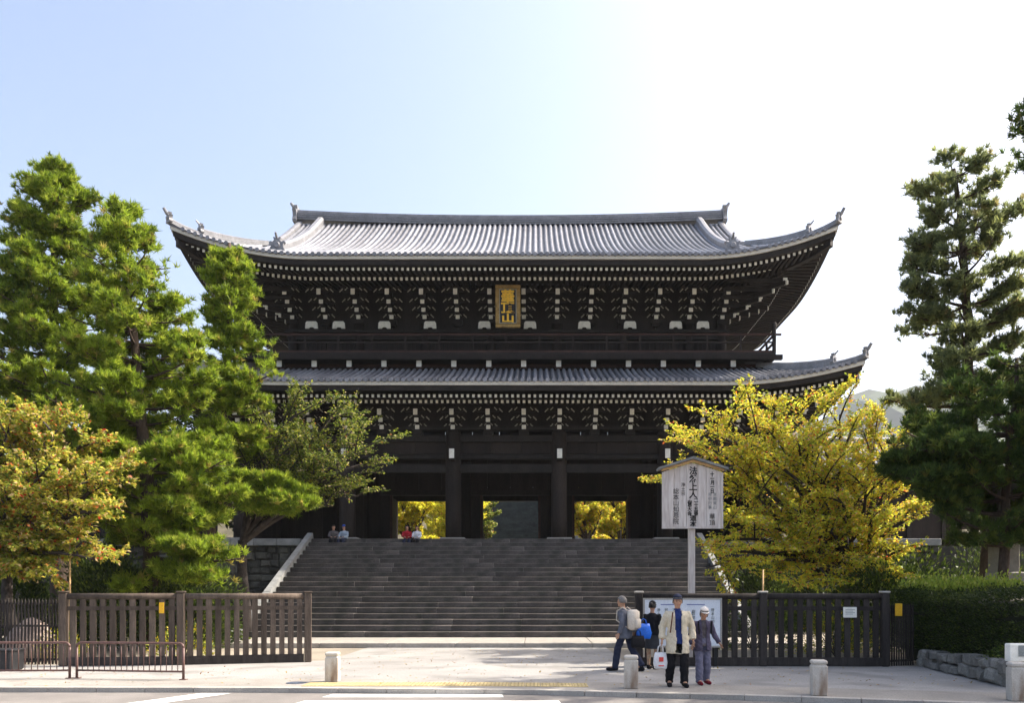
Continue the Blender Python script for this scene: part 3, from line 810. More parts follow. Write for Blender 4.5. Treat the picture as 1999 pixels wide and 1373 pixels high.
# ------------------------------------------------------------------ wooden fences
def post_fence(pts, label, m, pitch=.223, slat_w=.135, H=1.75, cap=True, name='wooden_fence'):
    base = Vector((pts[0][0], pts[0][1], 0))
    T = thing(name, base, label, "fence", None)
    def put(mb, nm, mm, smooth=False): return mb.build(nm, mm, T, smooth)
    for i, p in enumerate(pts):
        d = Vector(pts[min(i + 1, len(pts) - 1)]) - Vector(pts[max(i - 1, 0)]); rz = math.atan2(d.y, d.x)
        po = put(MB().cbox((p[0], p[1], H / 2 + .005), (.18, .18, H + .01), .02, rz), 'post', m)
        if cap: put(MB().cbox((p[0], p[1], H + .035), (.215, .215, .05), .016, rz), 'post_cap', M_KERB if cap == 2 else m).parent = po
    for a, b in zip(pts, pts[1:]):
        a = Vector((*a, 0)); b = Vector((*b, 0)); d = b - a; L = d.length; u = d / L; rz = math.atan2(u.y, u.x); nrm = Vector((-u.y, u.x, 0))
        def P(t, z, o=0): q = a + u * t + nrm * o; return (q.x, q.y, z)
        put(MB().tube([P(.1, H - .07), P(L - .1, H - .07)], .075, 10), 'top_rail', m, True)
        put(MB().beam(P(.1, H - .36), P(L - .1, H - .36), .07, .10), 'middle_rail', m)
        put(MB().beam(P(.1, .11, .0), P(L - .1, .11, .0), .14, .20), 'ground_sill', M_FENCED)
        n = int(round((L - .2) / pitch)); rg = random.Random(int(L * 1000)); w0 = (L - .2) / n
        for i in range(n):
            t = .1 + (i + .5) * w0
            c = P(t, (H - .13 + .21) / 2, -.0)
            put(MB().cbox(c, (slat_w + rg.uniform(-.008, .008), .055, H - .13 - .21), .008, rz + rg.uniform(-.03, .03)), 'slat', m)
    return T
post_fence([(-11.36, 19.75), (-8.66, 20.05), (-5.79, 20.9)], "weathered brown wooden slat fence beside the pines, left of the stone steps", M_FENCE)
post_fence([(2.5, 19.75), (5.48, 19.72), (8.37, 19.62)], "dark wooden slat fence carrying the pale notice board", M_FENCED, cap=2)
def picket(pts, label, pitch, w, H, m, rails):
    T = thing('picket_fence', (pts[0][0], pts[0][1], 0), label, "fence")
    a = Vector((*pts[0], 0)); b = Vector((*pts[1], 0)); u = (b - a); L = u.length; u /= L; rz = math.atan2(u.y, u.x)
    n = int(L / pitch); me = None
    for i in range(n + 1):
        q = a + u * (i * L / n)
        if me is None:
            mb = MB().cbox((0, 0, H / 2 - .02), (w, w, H - .04), .005); mb.add([(-w / 2 + .005, -w / 2 + .005, H - .04), (w / 2 - .005, -w / 2 + .005, H - .04), (w / 2 - .005, w / 2 - .005, H - .04), (-w / 2 + .005, w / 2 - .005, H - .04), (0, 0, H + .02)], [(0, 1, 4), (1, 2, 4), (2, 3, 4), (3, 0, 4)])
            me = mb.mesh('picket')
        o = link('picket', me, m, T); o.location = (q.x - a.x, q.y - a.y, 0); o.rotation_euler = (0, 0, rz)
    for z in rails:
        MB().beam(a + Vector((0, 0, z)) + Vector((-u.y, u.x, 0)) * (w * .5 + .026), b + Vector((0, 0, z)) + Vector((-u.y, u.x, 0)) * (w * .5 + .026), .05, .05).build('rail', m, T)
    return T
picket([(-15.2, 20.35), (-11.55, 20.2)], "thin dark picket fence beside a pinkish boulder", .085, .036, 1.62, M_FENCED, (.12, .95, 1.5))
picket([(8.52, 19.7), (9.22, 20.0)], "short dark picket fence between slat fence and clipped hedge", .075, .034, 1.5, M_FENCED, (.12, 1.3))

# stone bollards: square, chamfered, with a cut neck
def bollard(x, y, h, label, rz):
    T = thing('stone_bollard', (x, y, 0), label, "bollard", "stone bollards along the crossing", rz)
    w = .255
    MB().cbox((0, 0, (h - .10) / 2 + .002), (w, w, h - .10), .014).build('shaft', M_BOLL, T, local=True)
    MB().cbox((0, 0, h - .095), (w - .035, w - .035, .03), .004).build('neck', M_BOLL, T, local=True)
    c = MB().cbox((0, 0, h - .045), (w, w, .072), .02).build('cap', M_BOLL, T, local=True)
bollard(-4.0, 16.2, .60, "granite bollard standing alone in the sun by the tactile paving", .03)
bollard(1.77, 15.1, .62, "granite bollard beside the walking man in the beige jacket", -.1)
bollard(4.86, 14.05, .62, "granite bollard in front of the dark slat fence", -.15)
bollard(7.85, 13.35, .64, "granite bollard by the low stone wall and white box", -.2)
wb = thing('white_box_sign', (8.05, 13.75, 0), "white box sign on a post behind the bollard by the stone wall", "sign")
MB().span(7.98, 8.04, 13.72, 13.78, 0, .6).build('post', M_KERB, wb)
MB().cbox((8.09, 13.75, .76), (.34, .16, .30), .012).build('box', M_WHITE, wb)
MB().span(8.06, 8.25, 13.66, 13.668, .70, .88).build('print_panel', M_GPRINT, wb)

# brown tubular barriers
def barrier(x0, x1, y0, y1, label):
    T = thing('steel_barrier', ((x0 + x1) / 2, (y0 + y1) / 2, 0), label, "barrier", "brown barriers at the road edge")
    a = Vector((x0, y0, 0)); b = Vector((x1, y1, 0)); u = (b - a); L = u.length; u /= L
    def P(t, z): q = a + u * t; return (q.x, q.y, z)
    Hh = .74; r = .09
    for t in (0, L):
        MB().tube([P(t, 0), P(t, Hh - r)], .026, 10).build('leg', M_METB, T, True)
        q = P(t, .012); MB().cbox((q[0], q[1], .01), (.13, .13, .02), .004).build('foot_plate', M_METB, T)
    arc = [P(0, Hh - r)] + [P(r - r * math.cos(k), Hh - r + r * math.sin(k)) for k in (.4, .8, 1.2, 1.57)] + [P(L - r + r * math.sin(k), Hh - r + r * math.cos(k)) for k in (0, .4, .8, 1.2)] + [P(L, Hh - r)]
    MB().tube(arc, .025, 10).build('top_rail', M_METB, T, True)
    MB().tube([P(.02, .17), P(L - .02, .17)], .02, 8).build('bottom_rail', M_METB, T, True)
    n = int(L / .122)
    for i in range(1, n):
        t = i * L / n
        MB().tube([P(t, .17), P(t, Hh - .01)], .0095, 6).build('baluster', M_METB, T, True)
barrier(-11.85, -9.55, 16.72, 16.82, "brown steel pedestrian barrier at the road edge beside the black planter")
barrier(-9.42, -7.10, 16.85, 16.55, "brown steel pedestrian barrier at the road edge in front of the slat fence")
bx = thing('black_planter', (-12.0, 18.6, 0), "black box planter standing in front of the thin picket fence", "planter")
MB().cbox((-12.05, 18.6, .24), (.62, .5, .46), .03).build('planter_box', M_BLACK, bx)
MB().cbox((-12.05, 18.6, .47), (.68, .56, .05), .015).build('planter_rim', M_BLACK, bx)
# flat round blue-grey disc in the pavement
vc = MB().tube([(-7.3 + 2.65, 15.95, .006), (-7.3 + 2.65, 15.95, .014)], .19, 20).build('pavement_disc', M_DISC)
tag(vc, "small round blue-grey disc set in the pavement near the lone bollard", "cover")
# small plates on the fences
def plate(name, c, w, h, m, label, cat, rz=0.0, post=False):
    T = thing(name, (c[0], c[1], 0 if post else c[2] - h / 2), label, cat)
    MB().cbox(c, (w, .02, h), .004, rz).build('panel', m, T)
    for sx_ in (-.4, .4):
        MB().box((c[0] + sx_ * w, c[1] + .03, c[2] + h * .3), (.02, .05, .02)).build('hook', M_BLACK, T)
    return T
plate('yellow_plate', (-9.05, 19.86, 1.40), .12, .26, M_YELLOW, "small yellow plate fixed to the weathered slat fence", "plate")
plate('yellow_plate', (8.72, 19.66, 1.36), .17, .3, M_YELLOW, "small yellow plate on the fence beside the clipped hedge", "plate")
wp = plate('white_notice', (7.5, 19.52, 1.30), .32, .25, M_WHITE, "small white notice fixed to the dark slat fence", "sign")
for k in range(4):
    MB().span(7.5 - .11, 7.5 + .11 - .04 * (k % 2), 19.505, 19.5085, 1.355 - k * .035, 1.367 - k * .035).build('print_line', M_GPRINT, wp)

# ------------------------------------------------------------------ notice board on the fence
nb_ = thing('notice_board', (3.45, 19.6, 0), "large pale notice board with rows of small print on the fence", "notice board")
NX0, NX1, NZ0, NZ1 = 2.62, 4.42, .5, 1.60
MB().span(NX0, NX1, 19.56, 19.60, NZ0, NZ1).build('panel', M_NOTICE, nb_)
for (xa, xb, za, zb) in ((NX0 - .04, NX1 + .04, NZ1, NZ1 + .04), (NX0 - .04, NX1 + .04, NZ0 - .04, NZ0), (NX0 - .04, NX0 - .002, NZ0, NZ1), (NX1 + .002, NX1 + .04, NZ0, NZ1)):
    MB().span(xa, xb, 19.545, 19.61, za, zb).build('frame', M_KERB, nb_)
for xa in (NX0 + .1, NX1 - .1):
    MB().span(xa - .03, xa + .03, 19.602, 19.64, 0, NZ1).build('leg', M_BLACK, nb_)
def vtext(s, x, y, ztop, size, mt, parent, step=1.08, sx=1.0, sy=1.0, bold=0.0):
    z = ztop - size * .5; ox, oy, oz = root_of(parent).location
    for ch in s:
        if ch != ' ': glyph(ch, size, (x - ox, y - oy, z - oz), (R(90), 0, 0), mt, parent, 'letter', sx, sy, .002, bold)
        z -= size * step * sy
for xa, xb in ((3.0, 3.4), (3.62, 4.05)):
    MB().span(xa, xb, 19.553, 19.557, 1.475, 1.495).build('heading', M_PRINT, nb_)
for s, xx in (("浄土宗", 2.95), ("知恩院", 3.13), ("三門", 3.32), ("御影堂", 3.78), ("友禅苑", 4.0), ("総本山知", 4.24)):
    vtext(s, xx, 19.556, 1.40, .085, M_GPRINT, nb_, bold=.002)

# ------------------------------------------------------------------ roofed wooden notice (name of the temple)
sx0, sy0 = 4.22, 22.0
kz = thing('roofed_sign_board', (sx0, sy0, 0), "tall roofed wooden sign board with vertical black characters on a post", "sign board")
MB().cbox((sx0, sy0 + .11, 1.8), (.17, .15, 3.6), .012).build('post', M_BOARD, kz)
zb_, zp_ = 3.54, 5.28; wb0, wb1 = .815, .775
nbd = 5; xsb = [-1, -.62, -.2, .18, .47, 1]
for i in range(nbd):
    a, b = xsb[i], xsb[i + 1]
    def top(t): return 5.02 + .24 * (1 - abs(t))
    g = .004
    ol = [(sx0 + a * wb0 + g, zb_), (sx0 + b * wb0 - g, zb_), (sx0 + b * wb1 - g, top(b))] + ([(sx0, top(0))] if a < 0 < b else []) + [(sx0 + a * wb1 + g, top(a))]
    MB().prism(ol, sy0 - .02 - .003 * (i % 2), sy0 + .03).build('board', M_BOARD, kz)
for s_ in (-1, 1):
    ol = [(sx0, 5.34), (sx0 + s_ * .93, 5.055), (sx0 + s_ * .93, 5.115), (sx0, 5.41)]
    MB().prism(ol, sy0 - .2, sy0 + .2).build('roof_board', M_COPE, kz)
    ol = [(sx0, 5.27), (sx0 + s_ * .83, 5.02), (sx0 + s_ * .83, 5.08), (sx0, 5.335)]
    MB().prism(ol, sy0 - .1, sy0 - .045).build('barge_board', M_BOARDE, kz)
    MB().span(min(sx0 + s_ * .76, sx0 + s_ * .82), max(sx0 + s_ * .76, sx0 + s_ * .82), sy0 - .05, sy0 - .024, zb_, 5.0).build('edge_strip', M_BOARD, kz)
MB().span(sx0 - .82, sx0 + .82, sy0 - .055, sy0 + .0, zb_ - .05, zb_).build('bottom_strip', M_BOARD, kz)
yt = sy0 - .028
vtext("法然上人", sx0 + .02, yt, 5.16, .225, M_INK, kz, step=.94, sx=1.0, bold=.005)
vtext("御忌大会", sx0 - .075, yt, 4.31, .125, M_INK, kz, step=.92, sx=1.0, bold=.003)
vtext("二十五番", sx0 + .095, yt, 4.31, .125, M_INK, kz, step=.92, sx=1.0, bold=.003)
vtext("道本", sx0 + .02, yt, 3.86, .17, M_INK, kz, step=.92, sx=1.1, bold=.004)
vtext("十一月一日", sx0 + .53, yt, 5.02, .14, M_INK, kz, step=.8, sx=.8, bold=.004)
vtext("年中行事", sx0 + .47, yt, 4.46, .105, M_GPRINT, kz, step=1.1)
vtext("京都東山", sx0 + .60, yt, 4.46, .105, M_GPRINT, kz, step=1.1)
vtext("華頂", sx0 + .53, yt, 3.90, .16, M_INK, kz)
vtext("浄土宗", sx0 - .25, yt, 4.73, .12, M_INK, kz, step=1.0)
vtext("総本山知恩院", sx0 - .44, yt, 4.58, .165, M_INK, kz, step=.98)

# thin bamboo and steel poles standing behind the fences
for (px, py0, Y, ztop, lab) in ((1490, 1165, 20.6, 2.35, "thin pole rising behind the dark slat fence"), (137, 1150, 21.5, 3.1, "thin bamboo stake beside the orange-leaved tree")):
    X = (px - 1045) * Y / 1600
    tag(MB().tube([(X, Y, 0), (X, Y, ztop * .5), (X, Y, ztop)], [.03, .028, .022], 8).build('stake', M_BOARDE, smooth=True), lab, "stake")

# ------------------------------------------------------------------ low stone wall, boulders, stone pillar on the right
lw = thing('low_stone_wall', (9.0, 17.5, 0), "low rough stone wall at the foot of the clipped hedge", "wall")
wa, wb2 = Vector((8.78, 15.2, 0)), Vector((9.28, 19.75, 0)); wu = (wb2 - wa); wl = wu.length; wu /= wl; wnv = Vector((-wu.y, wu.x, 0))
def lww(u, o, z):
    q = wa + wu * u + wnv * o; return (q.x, q.y, z * (1.2 - .3 * u / wl))
rubble(lw, 0, wl, 0, .44, lww, 2, .22, .55, 77, M_LOWW, .25)
MB().beam((wa.x + .26, wa.y, .18), (wb2.x + .26, wb2.y, .18), .3, .36).build('wall_core', M_CORE, lw)
def boulder(name, c, r, m, label, seed):
    bm = bmesh.new(); bmesh.ops.create_icosphere(bm, subdivisions=3, radius=1); rg = random.Random(seed)
    ph = [rg.uniform(0, 6) for _ in range(6)]
    for v in bm.verts:
        k = 1 + .14 * math.sin(v.co.x * 3 + ph[0]) + .12 * math.sin(v.co.y * 3.3 + ph[1]) + .1 * math.sin(v.co.z * 4 + ph[2]) + .05 * math.sin(v.co.x * 8 + v.co.y * 7 + ph[3])
        v.co = Vector((v.co.x * r[0], v.co.y * r[1], max(v.co.z, -.55) * r[2])) * k
    zmin = min(v.co.z for v in bm.verts)
    for v in bm.verts: v.co.z -= zmin
    me = bpy.data.meshes.new(name); bm.to_mesh(me); bm.free()
    o = link(name, me, m, None, True); o.location = c
    return tag(o, label, "boulder")
M_PINK = mat('pinkish_rock', (.36, .28, .24), .25, 2, .9, .6, fine=20)
boulder('boulder', (-13.2, 21.6, -.02), (.75, .55, .62), M_PINK, "pinkish garden boulder behind the thin picket fence", 3)
sp = thing('stone_pillar', (13.35, 23.3, 0), "pale inscribed stone pillar standing behind the hedge", "stone pillar")
MB().cbox((13.35, 23.3, .8), (1.0, 1.0, 1.6), .04).build('base_block', M_GRAN, sp)
MB().cbox((13.35, 23.3, 1.98), (.74, .74, .75), .03).build('plinth', M_GRAN, sp)
MB().cbox((13.32, 23.3, 3.6), (.58, .58, 2.5), .02).build('shaft', M_GRAN, sp)

# ------------------------------------------------------------------ stairs seen through the gate
M_RSTEP = mat('shade_toned_step', (.030, .036, .034), .4, 1.2, .9, .4, fine=20)  # shade on the rear steps put into a darker stone colour
bs = thing('rear_stairway', (CX, 72, TZ), "dark stone steps climbing the hill, seen through the middle doorway", "stairway")
for k in range(36):
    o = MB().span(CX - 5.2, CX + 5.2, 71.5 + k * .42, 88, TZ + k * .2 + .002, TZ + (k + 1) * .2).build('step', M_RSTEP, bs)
for sg in (-1, 1):
    MB().beam((CX + sg * 5.5, 71.2, TZ + .1), (CX + sg * 5.5, 87, TZ + 7.6), .5, .8).build('side_slab', M_COPE, bs)
mb = MB()
mb.add([(-60, 72.2, TZ - .5), (CX - 5.7, 72.2, TZ - .5), (CX - 5.7, 92, TZ + 8.5), (-60, 92, TZ + 8.5), (-60, 140, TZ + 9), (60, 140, TZ + 9), (60, 92, TZ + 8.5), (CX + 5.7, 92, TZ + 8.5), (CX + 5.7, 72.2, TZ - .5), (60, 72.2, TZ - .5)],
       [(0, 1, 2, 3), (8, 9, 6, 7), (3, 2, 7, 6, 5, 4)])
o = mb.build('hillside', M_EARTH, fix=False); o["kind"] = 'structure'

# ------------------------------------------------------------------ vegetation
NPR = np.random.default_rng(4)
def add_cards(name, verts, faces_per, cols, m, parent):
    """verts (N,k,3): one polygon of k corners per row; cols (N,3)"""
    N, k, _ = verts.shape
    me = bpy.data.meshes.new(name); me.vertices.add(N * k); me.loops.add(N * k); me.polygons.add(N)
    off = np.array(parent.location, 'f') if parent is not None else np.zeros(3, 'f')
    me.vertices.foreach_set('co', (verts - off).astype('f').ravel())
    me.loops.foreach_set('vertex_index', np.arange(N * k, dtype='i'))
    me.polygons.foreach_set('loop_start', np.arange(0, N * k, k, dtype='i'))
    me.update(calc_edges=True)
    at = me.attributes.new('tone', 'FLOAT_COLOR', 'POINT')
    c4 = np.ones((N, k, 4), 'f'); c4[:, :, :3] = cols[:, None, :]
    at.data.foreach_set('color', c4.ravel())
    o = link(name, me, m, parent); o["kind"] = "stuff"
    return o
def unit(v): return v / np.maximum(np.linalg.norm(v, axis=-1, keepdims=True), 1e-6)
def pick(cols, wts, n, jit=.18):
    c = np.array(cols, 'f')[NPR.choice(len(cols), n, p=np.array(wts) / np.sum(wts))]
    return np.clip(c * (1 + NPR.uniform(-jit, jit, (n, 1))), 0, 1).astype('f')
def leaves(name, pos, drc, size, cols, m, parent, flat=.6, wide=.55):
    """kite-shaped leaves at pos, growing along drc"""
    n = len(pos); d = unit(drc + NPR.normal(0, .35, (n, 3))); up = unit(np.array([0, 0, 1.0]) * flat + NPR.normal(0, .5, (n, 3)))
    s = unit(np.cross(d, up)); L = (size * NPR.uniform(.7, 1.3, n))[:, None]
    nr = np.cross(s, d)
    v = np.stack([pos, pos + d * L * .45 + s * L * wide * .5 + nr * L * .06, pos + d * L - nr * L * .08, pos + d * L * .45 - s * L * wide * .5 + nr * L * .06], 1)
    return add_cards(name, v, 4, cols, m, parent)
def tufts(name, pos, drc, nn, length, width, cols, m, parent, spread=.75):
    """brush-like needle tufts: nn thin triangles each"""
    n = len(pos); P = np.repeat(pos, nn, 0); D = np.repeat(unit(drc), nn, 0)
    d = unit(D + NPR.normal(0, spread, (n * nn, 3))); L = (length * NPR.uniform(.7, 1.2, n * nn))[:, None]
    s = unit(np.cross(d, NPR.normal(0, 1, (n * nn, 3)))) * width / 2
    a = P + NPR.normal(0, .02, P.shape)
    v2 = np.stack([a - s, a + s, a + d * L], 1)
    c = np.repeat(cols, nn, 0) * NPR.uniform(.8, 1.2, (n * nn, 1))
    return add_cards(name, v2, 3, np.clip(c, 0, 1).astype('f'), m, parent)
def curve(a, b, bend, n=6):
    a = Vector(a); b = Vector(b)
    return [a.lerp(b, t) + Vector(bend) * (4 * t * (1 - t)) for t in [i / (n - 1) for i in range(n)]]
def at_path(p, t):
    f = t * (len(p) - 1); i = min(int(f), len(p) - 2); return p[i].lerp(p[i + 1], f - i)
def PX(px, Y): return (px - 1045) * Y / 1600
def PZ(py, Y): return 1.75 + (1160 - py) * Y / 1600

PINE = [((.19, .27, .022), 3), ((.25, .34, .028), 3), ((.34, .40, .045), 2), ((.10, .16, .016), 1.4), ((.36, .31, .07), .4)]
PINED = [((.075, .125, .03), 3), ((.10, .16, .035), 3), ((.16, .205, .04), 1.4), ((.05, .085, .024), 1.4), ((.18, .17, .04), .3)]
PINEH = [((.21, .25, .11), 3), ((.26, .30, .12), 3), ((.32, .35, .12), 1.5), ((.13, .16, .08), 1.6), ((.32, .28, .12), .5)]
def clump(x, y, z, seed, sc=1.0):
    return (math.sin(x * 3.1 * sc + seed) + math.sin(y * 2.9 * sc + seed * 1.7) + math.sin(z * 4.3 * sc + seed * .6 + math.sin(x * 2.3 * sc) * 1.2) + .6 * math.sin((x + z) * 5.7 * sc + seed * 2) + .6 * math.sin((y - z) * 6.1 * sc)) / 4.2
def pine(label, Y, trunk_px, prof, palette, seed, dens=1.0, zstep=.50, tl=.205, nn=9, group=None, depthk=.8, gap=0.0, extra=()):
    """trunk_px: [(px, py)] from base to top at depth Y; prof: [(py, left px, right px)] crown outline"""
    rg = random.Random(seed)
    tr = [Vector((PX(a, Y), Y, PZ(b, Y))) for a, b in trunk_px]; tr[0].z = -.1
    T = thing('pine_tree', (tr[0].x, Y, 0), label, "pine tree", group)
    path = []
    for i in range(len(tr) - 1):
        for q in range(4): path.append(tr[i].lerp(tr[i + 1], q / 4) + Vector((rg.uniform(-.06, .06), rg.uniform(-.06, .06), 0)) * (i + q > 0))
    path.append(tr[-1]); H = tr[-1].z
    MB().tube(path, [max(.03, .26 * (H / 14) * (1 - .9 * p.z / H) + .03) for p in path], 10).build('trunk', M_BARK, T, True)
    def trunk_at(z):
        for a, b in zip(path, path[1:]):
            if a.z <= z <= b.z: return a.lerp(b, (z - a.z) / max(1e-4, b.z - a.z))
        return path[-1].copy()
    pr = sorted([(PZ(py, Y), PX(l, Y), PX(r, Y)) for py, l, r in prof])
    def outline(z):
        if z <= pr[0][0]: return pr[0][1], pr[0][2]
        for a, b in zip(pr, pr[1:]):
            if a[0] <= z <= b[0]:
                t = (z - a[0]) / max(1e-4, b[0] - a[0]); return a[1] + (b[1] - a[1]) * t, a[2] + (b[2] - a[2]) * t
        return pr[-1][1], pr[-1][2]
    br = MB(); pos = []; drc = []
    def pad(path_b, L):
        """foliage along the outer part of a branch"""
        ns = max(2, int(L / .30))
        for q in range(ns):
            t = .30 + .70 * (q + rg.random()) / ns; c = at_path(path_b, min(t, 1)); d = (path_b[-1] - path_b[0]).normalized()
            sl = min(.95, .28 + .38 * L * (1.08 - t) * rg.uniform(.6, 1.2))
            for s_ in (-1, 1):
                sd_ = Vector((-d.y * s_, d.x * s_, 0)) * rg.uniform(.6, 1) + d * rg.uniform(.2, .8) + Vector((0, 0, rg.uniform(0, .35)))
                e = c + sd_.normalized() * sl
                if rg.random() < .4: br.tube([c, c.lerp(e, .6) + Vector((0, 0, -.03)), e], [.014, .010, .005], 3, False)
                k = max(2, int(sl * 40 * dens))
                for _ in range(k):
                    u = rg.random() ** .7
                    if rg.random() < gap: continue
                    pp = c.lerp(e, u) + Vector((rg.gauss(0, .10), rg.gauss(0, .10), rg.gauss(.04, .08)))
                    cn = clump(pp.x, pp.y, pp.z, seed, .8)
                    if cn < -.02 and rg.random() < min(.94, (-.02 - cn) * 5): continue
                    pos.append(pp); drc.append(sd_ * .5 + Vector((rg.gauss(0, .3), rg.gauss(0, .3), .9)))
    z = pr[0][0]
    while z < H - .1:
        l, r = outline(z); c = trunk_at(z); nb = rg.choice([4, 5, 5, 6]); a0 = rg.uniform(0, 6.28)
        for q in range(nb):
            a = a0 + 6.283 * q / nb + rg.uniform(-.4, .4); ca = math.cos(a)
            rx = max(.25, (r - c.x) if ca > 0 else (c.x - l)); ry = max(.25, (r - l) / 2 * depthk)
            L = 1 / math.sqrt((ca / rx) ** 2 + (math.sin(a) / ry) ** 2) * rg.choice((.6, .85, .95, 1.0, 1.08))
            e = c + Vector((ca * L, math.sin(a) * L, rg.uniform(-.05, .22) * L ** .6 + .10 * (z / H) * L))
            p = curve(c + Vector((0, 0, -.15 * L * .5)), e, (0, 0, -.06 * L))
            br.tube(p, [.055 * min(1.3, L / 2.2) * (1 - .8 * i / 5) + .006 for i in range(6)], 5, False)
            pad(p, L)
        z += zstep * rg.uniform(.75, 1.3)
    for (ax, ay, bx_, by_, dY) in extra:                # named limbs read off the photograph
        A = Vector((PX(ax, Y), Y, PZ(ay, Y))); B = Vector((PX(bx_, Y + dY), Y + dY, PZ(by_, Y + dY)))
        p = curve(A, B, (0, 0, -.12)); L = (B - A).length
        br.tube(p, [.07 * (1 - .8 * i / 5) + .008 for i in range(6)], 5, False); pad(p, L * 1.1); pad(p, L)
    br.build('branches', M_BARK, T, True, fix=False)['kind'] = 'stuff'
    n = len(pos); cl = pick([c for c, w in palette], [w for c, w in palette], n, .2)
    tufts('crown', np.array([tuple(p) for p in pos]), np.array([tuple(p) for p in drc]), nn * 2, tl, .036, cl, M_NEEDLE, T)
    return T, n

NT = {}
_, NT['A'] = pine("tall bright green pine behind the orange-leaved tree", 30, [(118, 1195), (112, 900), (105, 600), (112, 335)],
     [(330, 95, 125), (360, 60, 150), (410, 30, 185), (460, 10, 195), (520, -10, 190), (600, -20, 180), (700, -30, 200), (800, -30, 260), (880, -20, 240)], PINE, 1, 1.0, zstep=.48)
_, NT['B'] = pine("broad bright green pine with a low limb over the weathered fence", 25.5, [(300, 1230), (285, 900), (258, 650), (240, 410)],
     [(404, 228, 252), (450, 200, 290), (520, 172, 330), (600, 155, 350), (680, 135, 382), (760, 125, 412), (840, 165, 430), (930, 210, 465), (1010, 215, 465), (1060, 230, 430)], PINE, 2, 1.08, zstep=.46, depthk=.95, extra=((295, 1090, 470, 1092, -1.0), (295, 1110, 425, 1128, -1.5), (295, 1110, 250, 1150, -1.2), (290, 1060, 400, 1075, -1.6)))
_, NT['C'] = pine("slender leaning pine overlapping the left end of the gate roof", 29, [(395, 1200), (420, 900), (445, 700), (448, 475)],
     [(475, 435, 460), (505, 412, 482), (560, 405, 512), (630, 405, 515), (700, 412, 530), (760, 412, 545), (830, 405, 545), (880, 400, 530), (920, 405, 520)], PINE, 3, 1.05, extra=((425, 960, 590, 960, -.5), (425, 980, 560, 1000, -.8), (425, 940, 545, 940, -.8), (425, 985, 600, 985, -1.0)))
_, NT['G'] = pine("tall open pine standing against the white sky by the right edge", 25, [(1935, 1218), (1930, 1000), (1892, 800), (1890, 640), (1878, 480), (1862, 330)],
     [(315, 1845, 1885), (345, 1800, 1920), (400, 1775, 1960), (470, 1775, 2005), (540, 1770, 2015), (600, 1748, 2010), (660, 1745, 2010), (720, 1722, 2010), (780, 1728, 2020)], PINEH, 4, .95, zstep=.74, nn=9, gap=.12)
_, NT['G2'] = pine("dark spreading pine above the clipped hedge", 22.5, [(1960, 1240), (1965, 1000), (1972, 850), (1985, 700)],
     [(700, 1950, 2040), (760, 1860, 2060), (830, 1740, 2080), (900, 1722, 2080), (960, 1745, 2080), (1020, 1800, 2080), (1060, 1850, 2060)], PINED, 6, 1.0, zstep=.5, extra=((1970, 890, 1760, 870, -.5), (1970, 900, 1745, 900, .3), (1970, 850, 1790, 835, .5), (1970, 930, 1770, 935, -.6), (1975, 880, 1840, 880, -1.0)))
_, NT['H'] = pine("very tall pine rising past the right edge of the view", 19.5, [(2270, 1290), (2260, 800), (2230, 400), (2210, -60)],
     [(-70, 2190, 2240), (0, 2120, 2300), (120, 2050, 2380), (230, 2005, 2420), (300, 2020, 2430), (420, 2030, 2440), (560, 2030, 2450), (760, 2050, 2460)], PINED, 8, .6, zstep=.7, nn=6, gap=.1, extra=((2215, 300, 1992, 255, 0),))
_, NT['H2'] = pine("tall pine beside the road past the right edge of the view", 16.2, [(2560, 1330), (2540, 800), (2530, 300), (2500, -150)],
     [(-160, 2470, 2530), (0, 2350, 2660), (200, 2280, 2750), (420, 2250, 2780), (700, 2280, 2760), (850, 2320, 2720)], PINED, 9, .5, zstep=.75, nn=5, gap=.1)

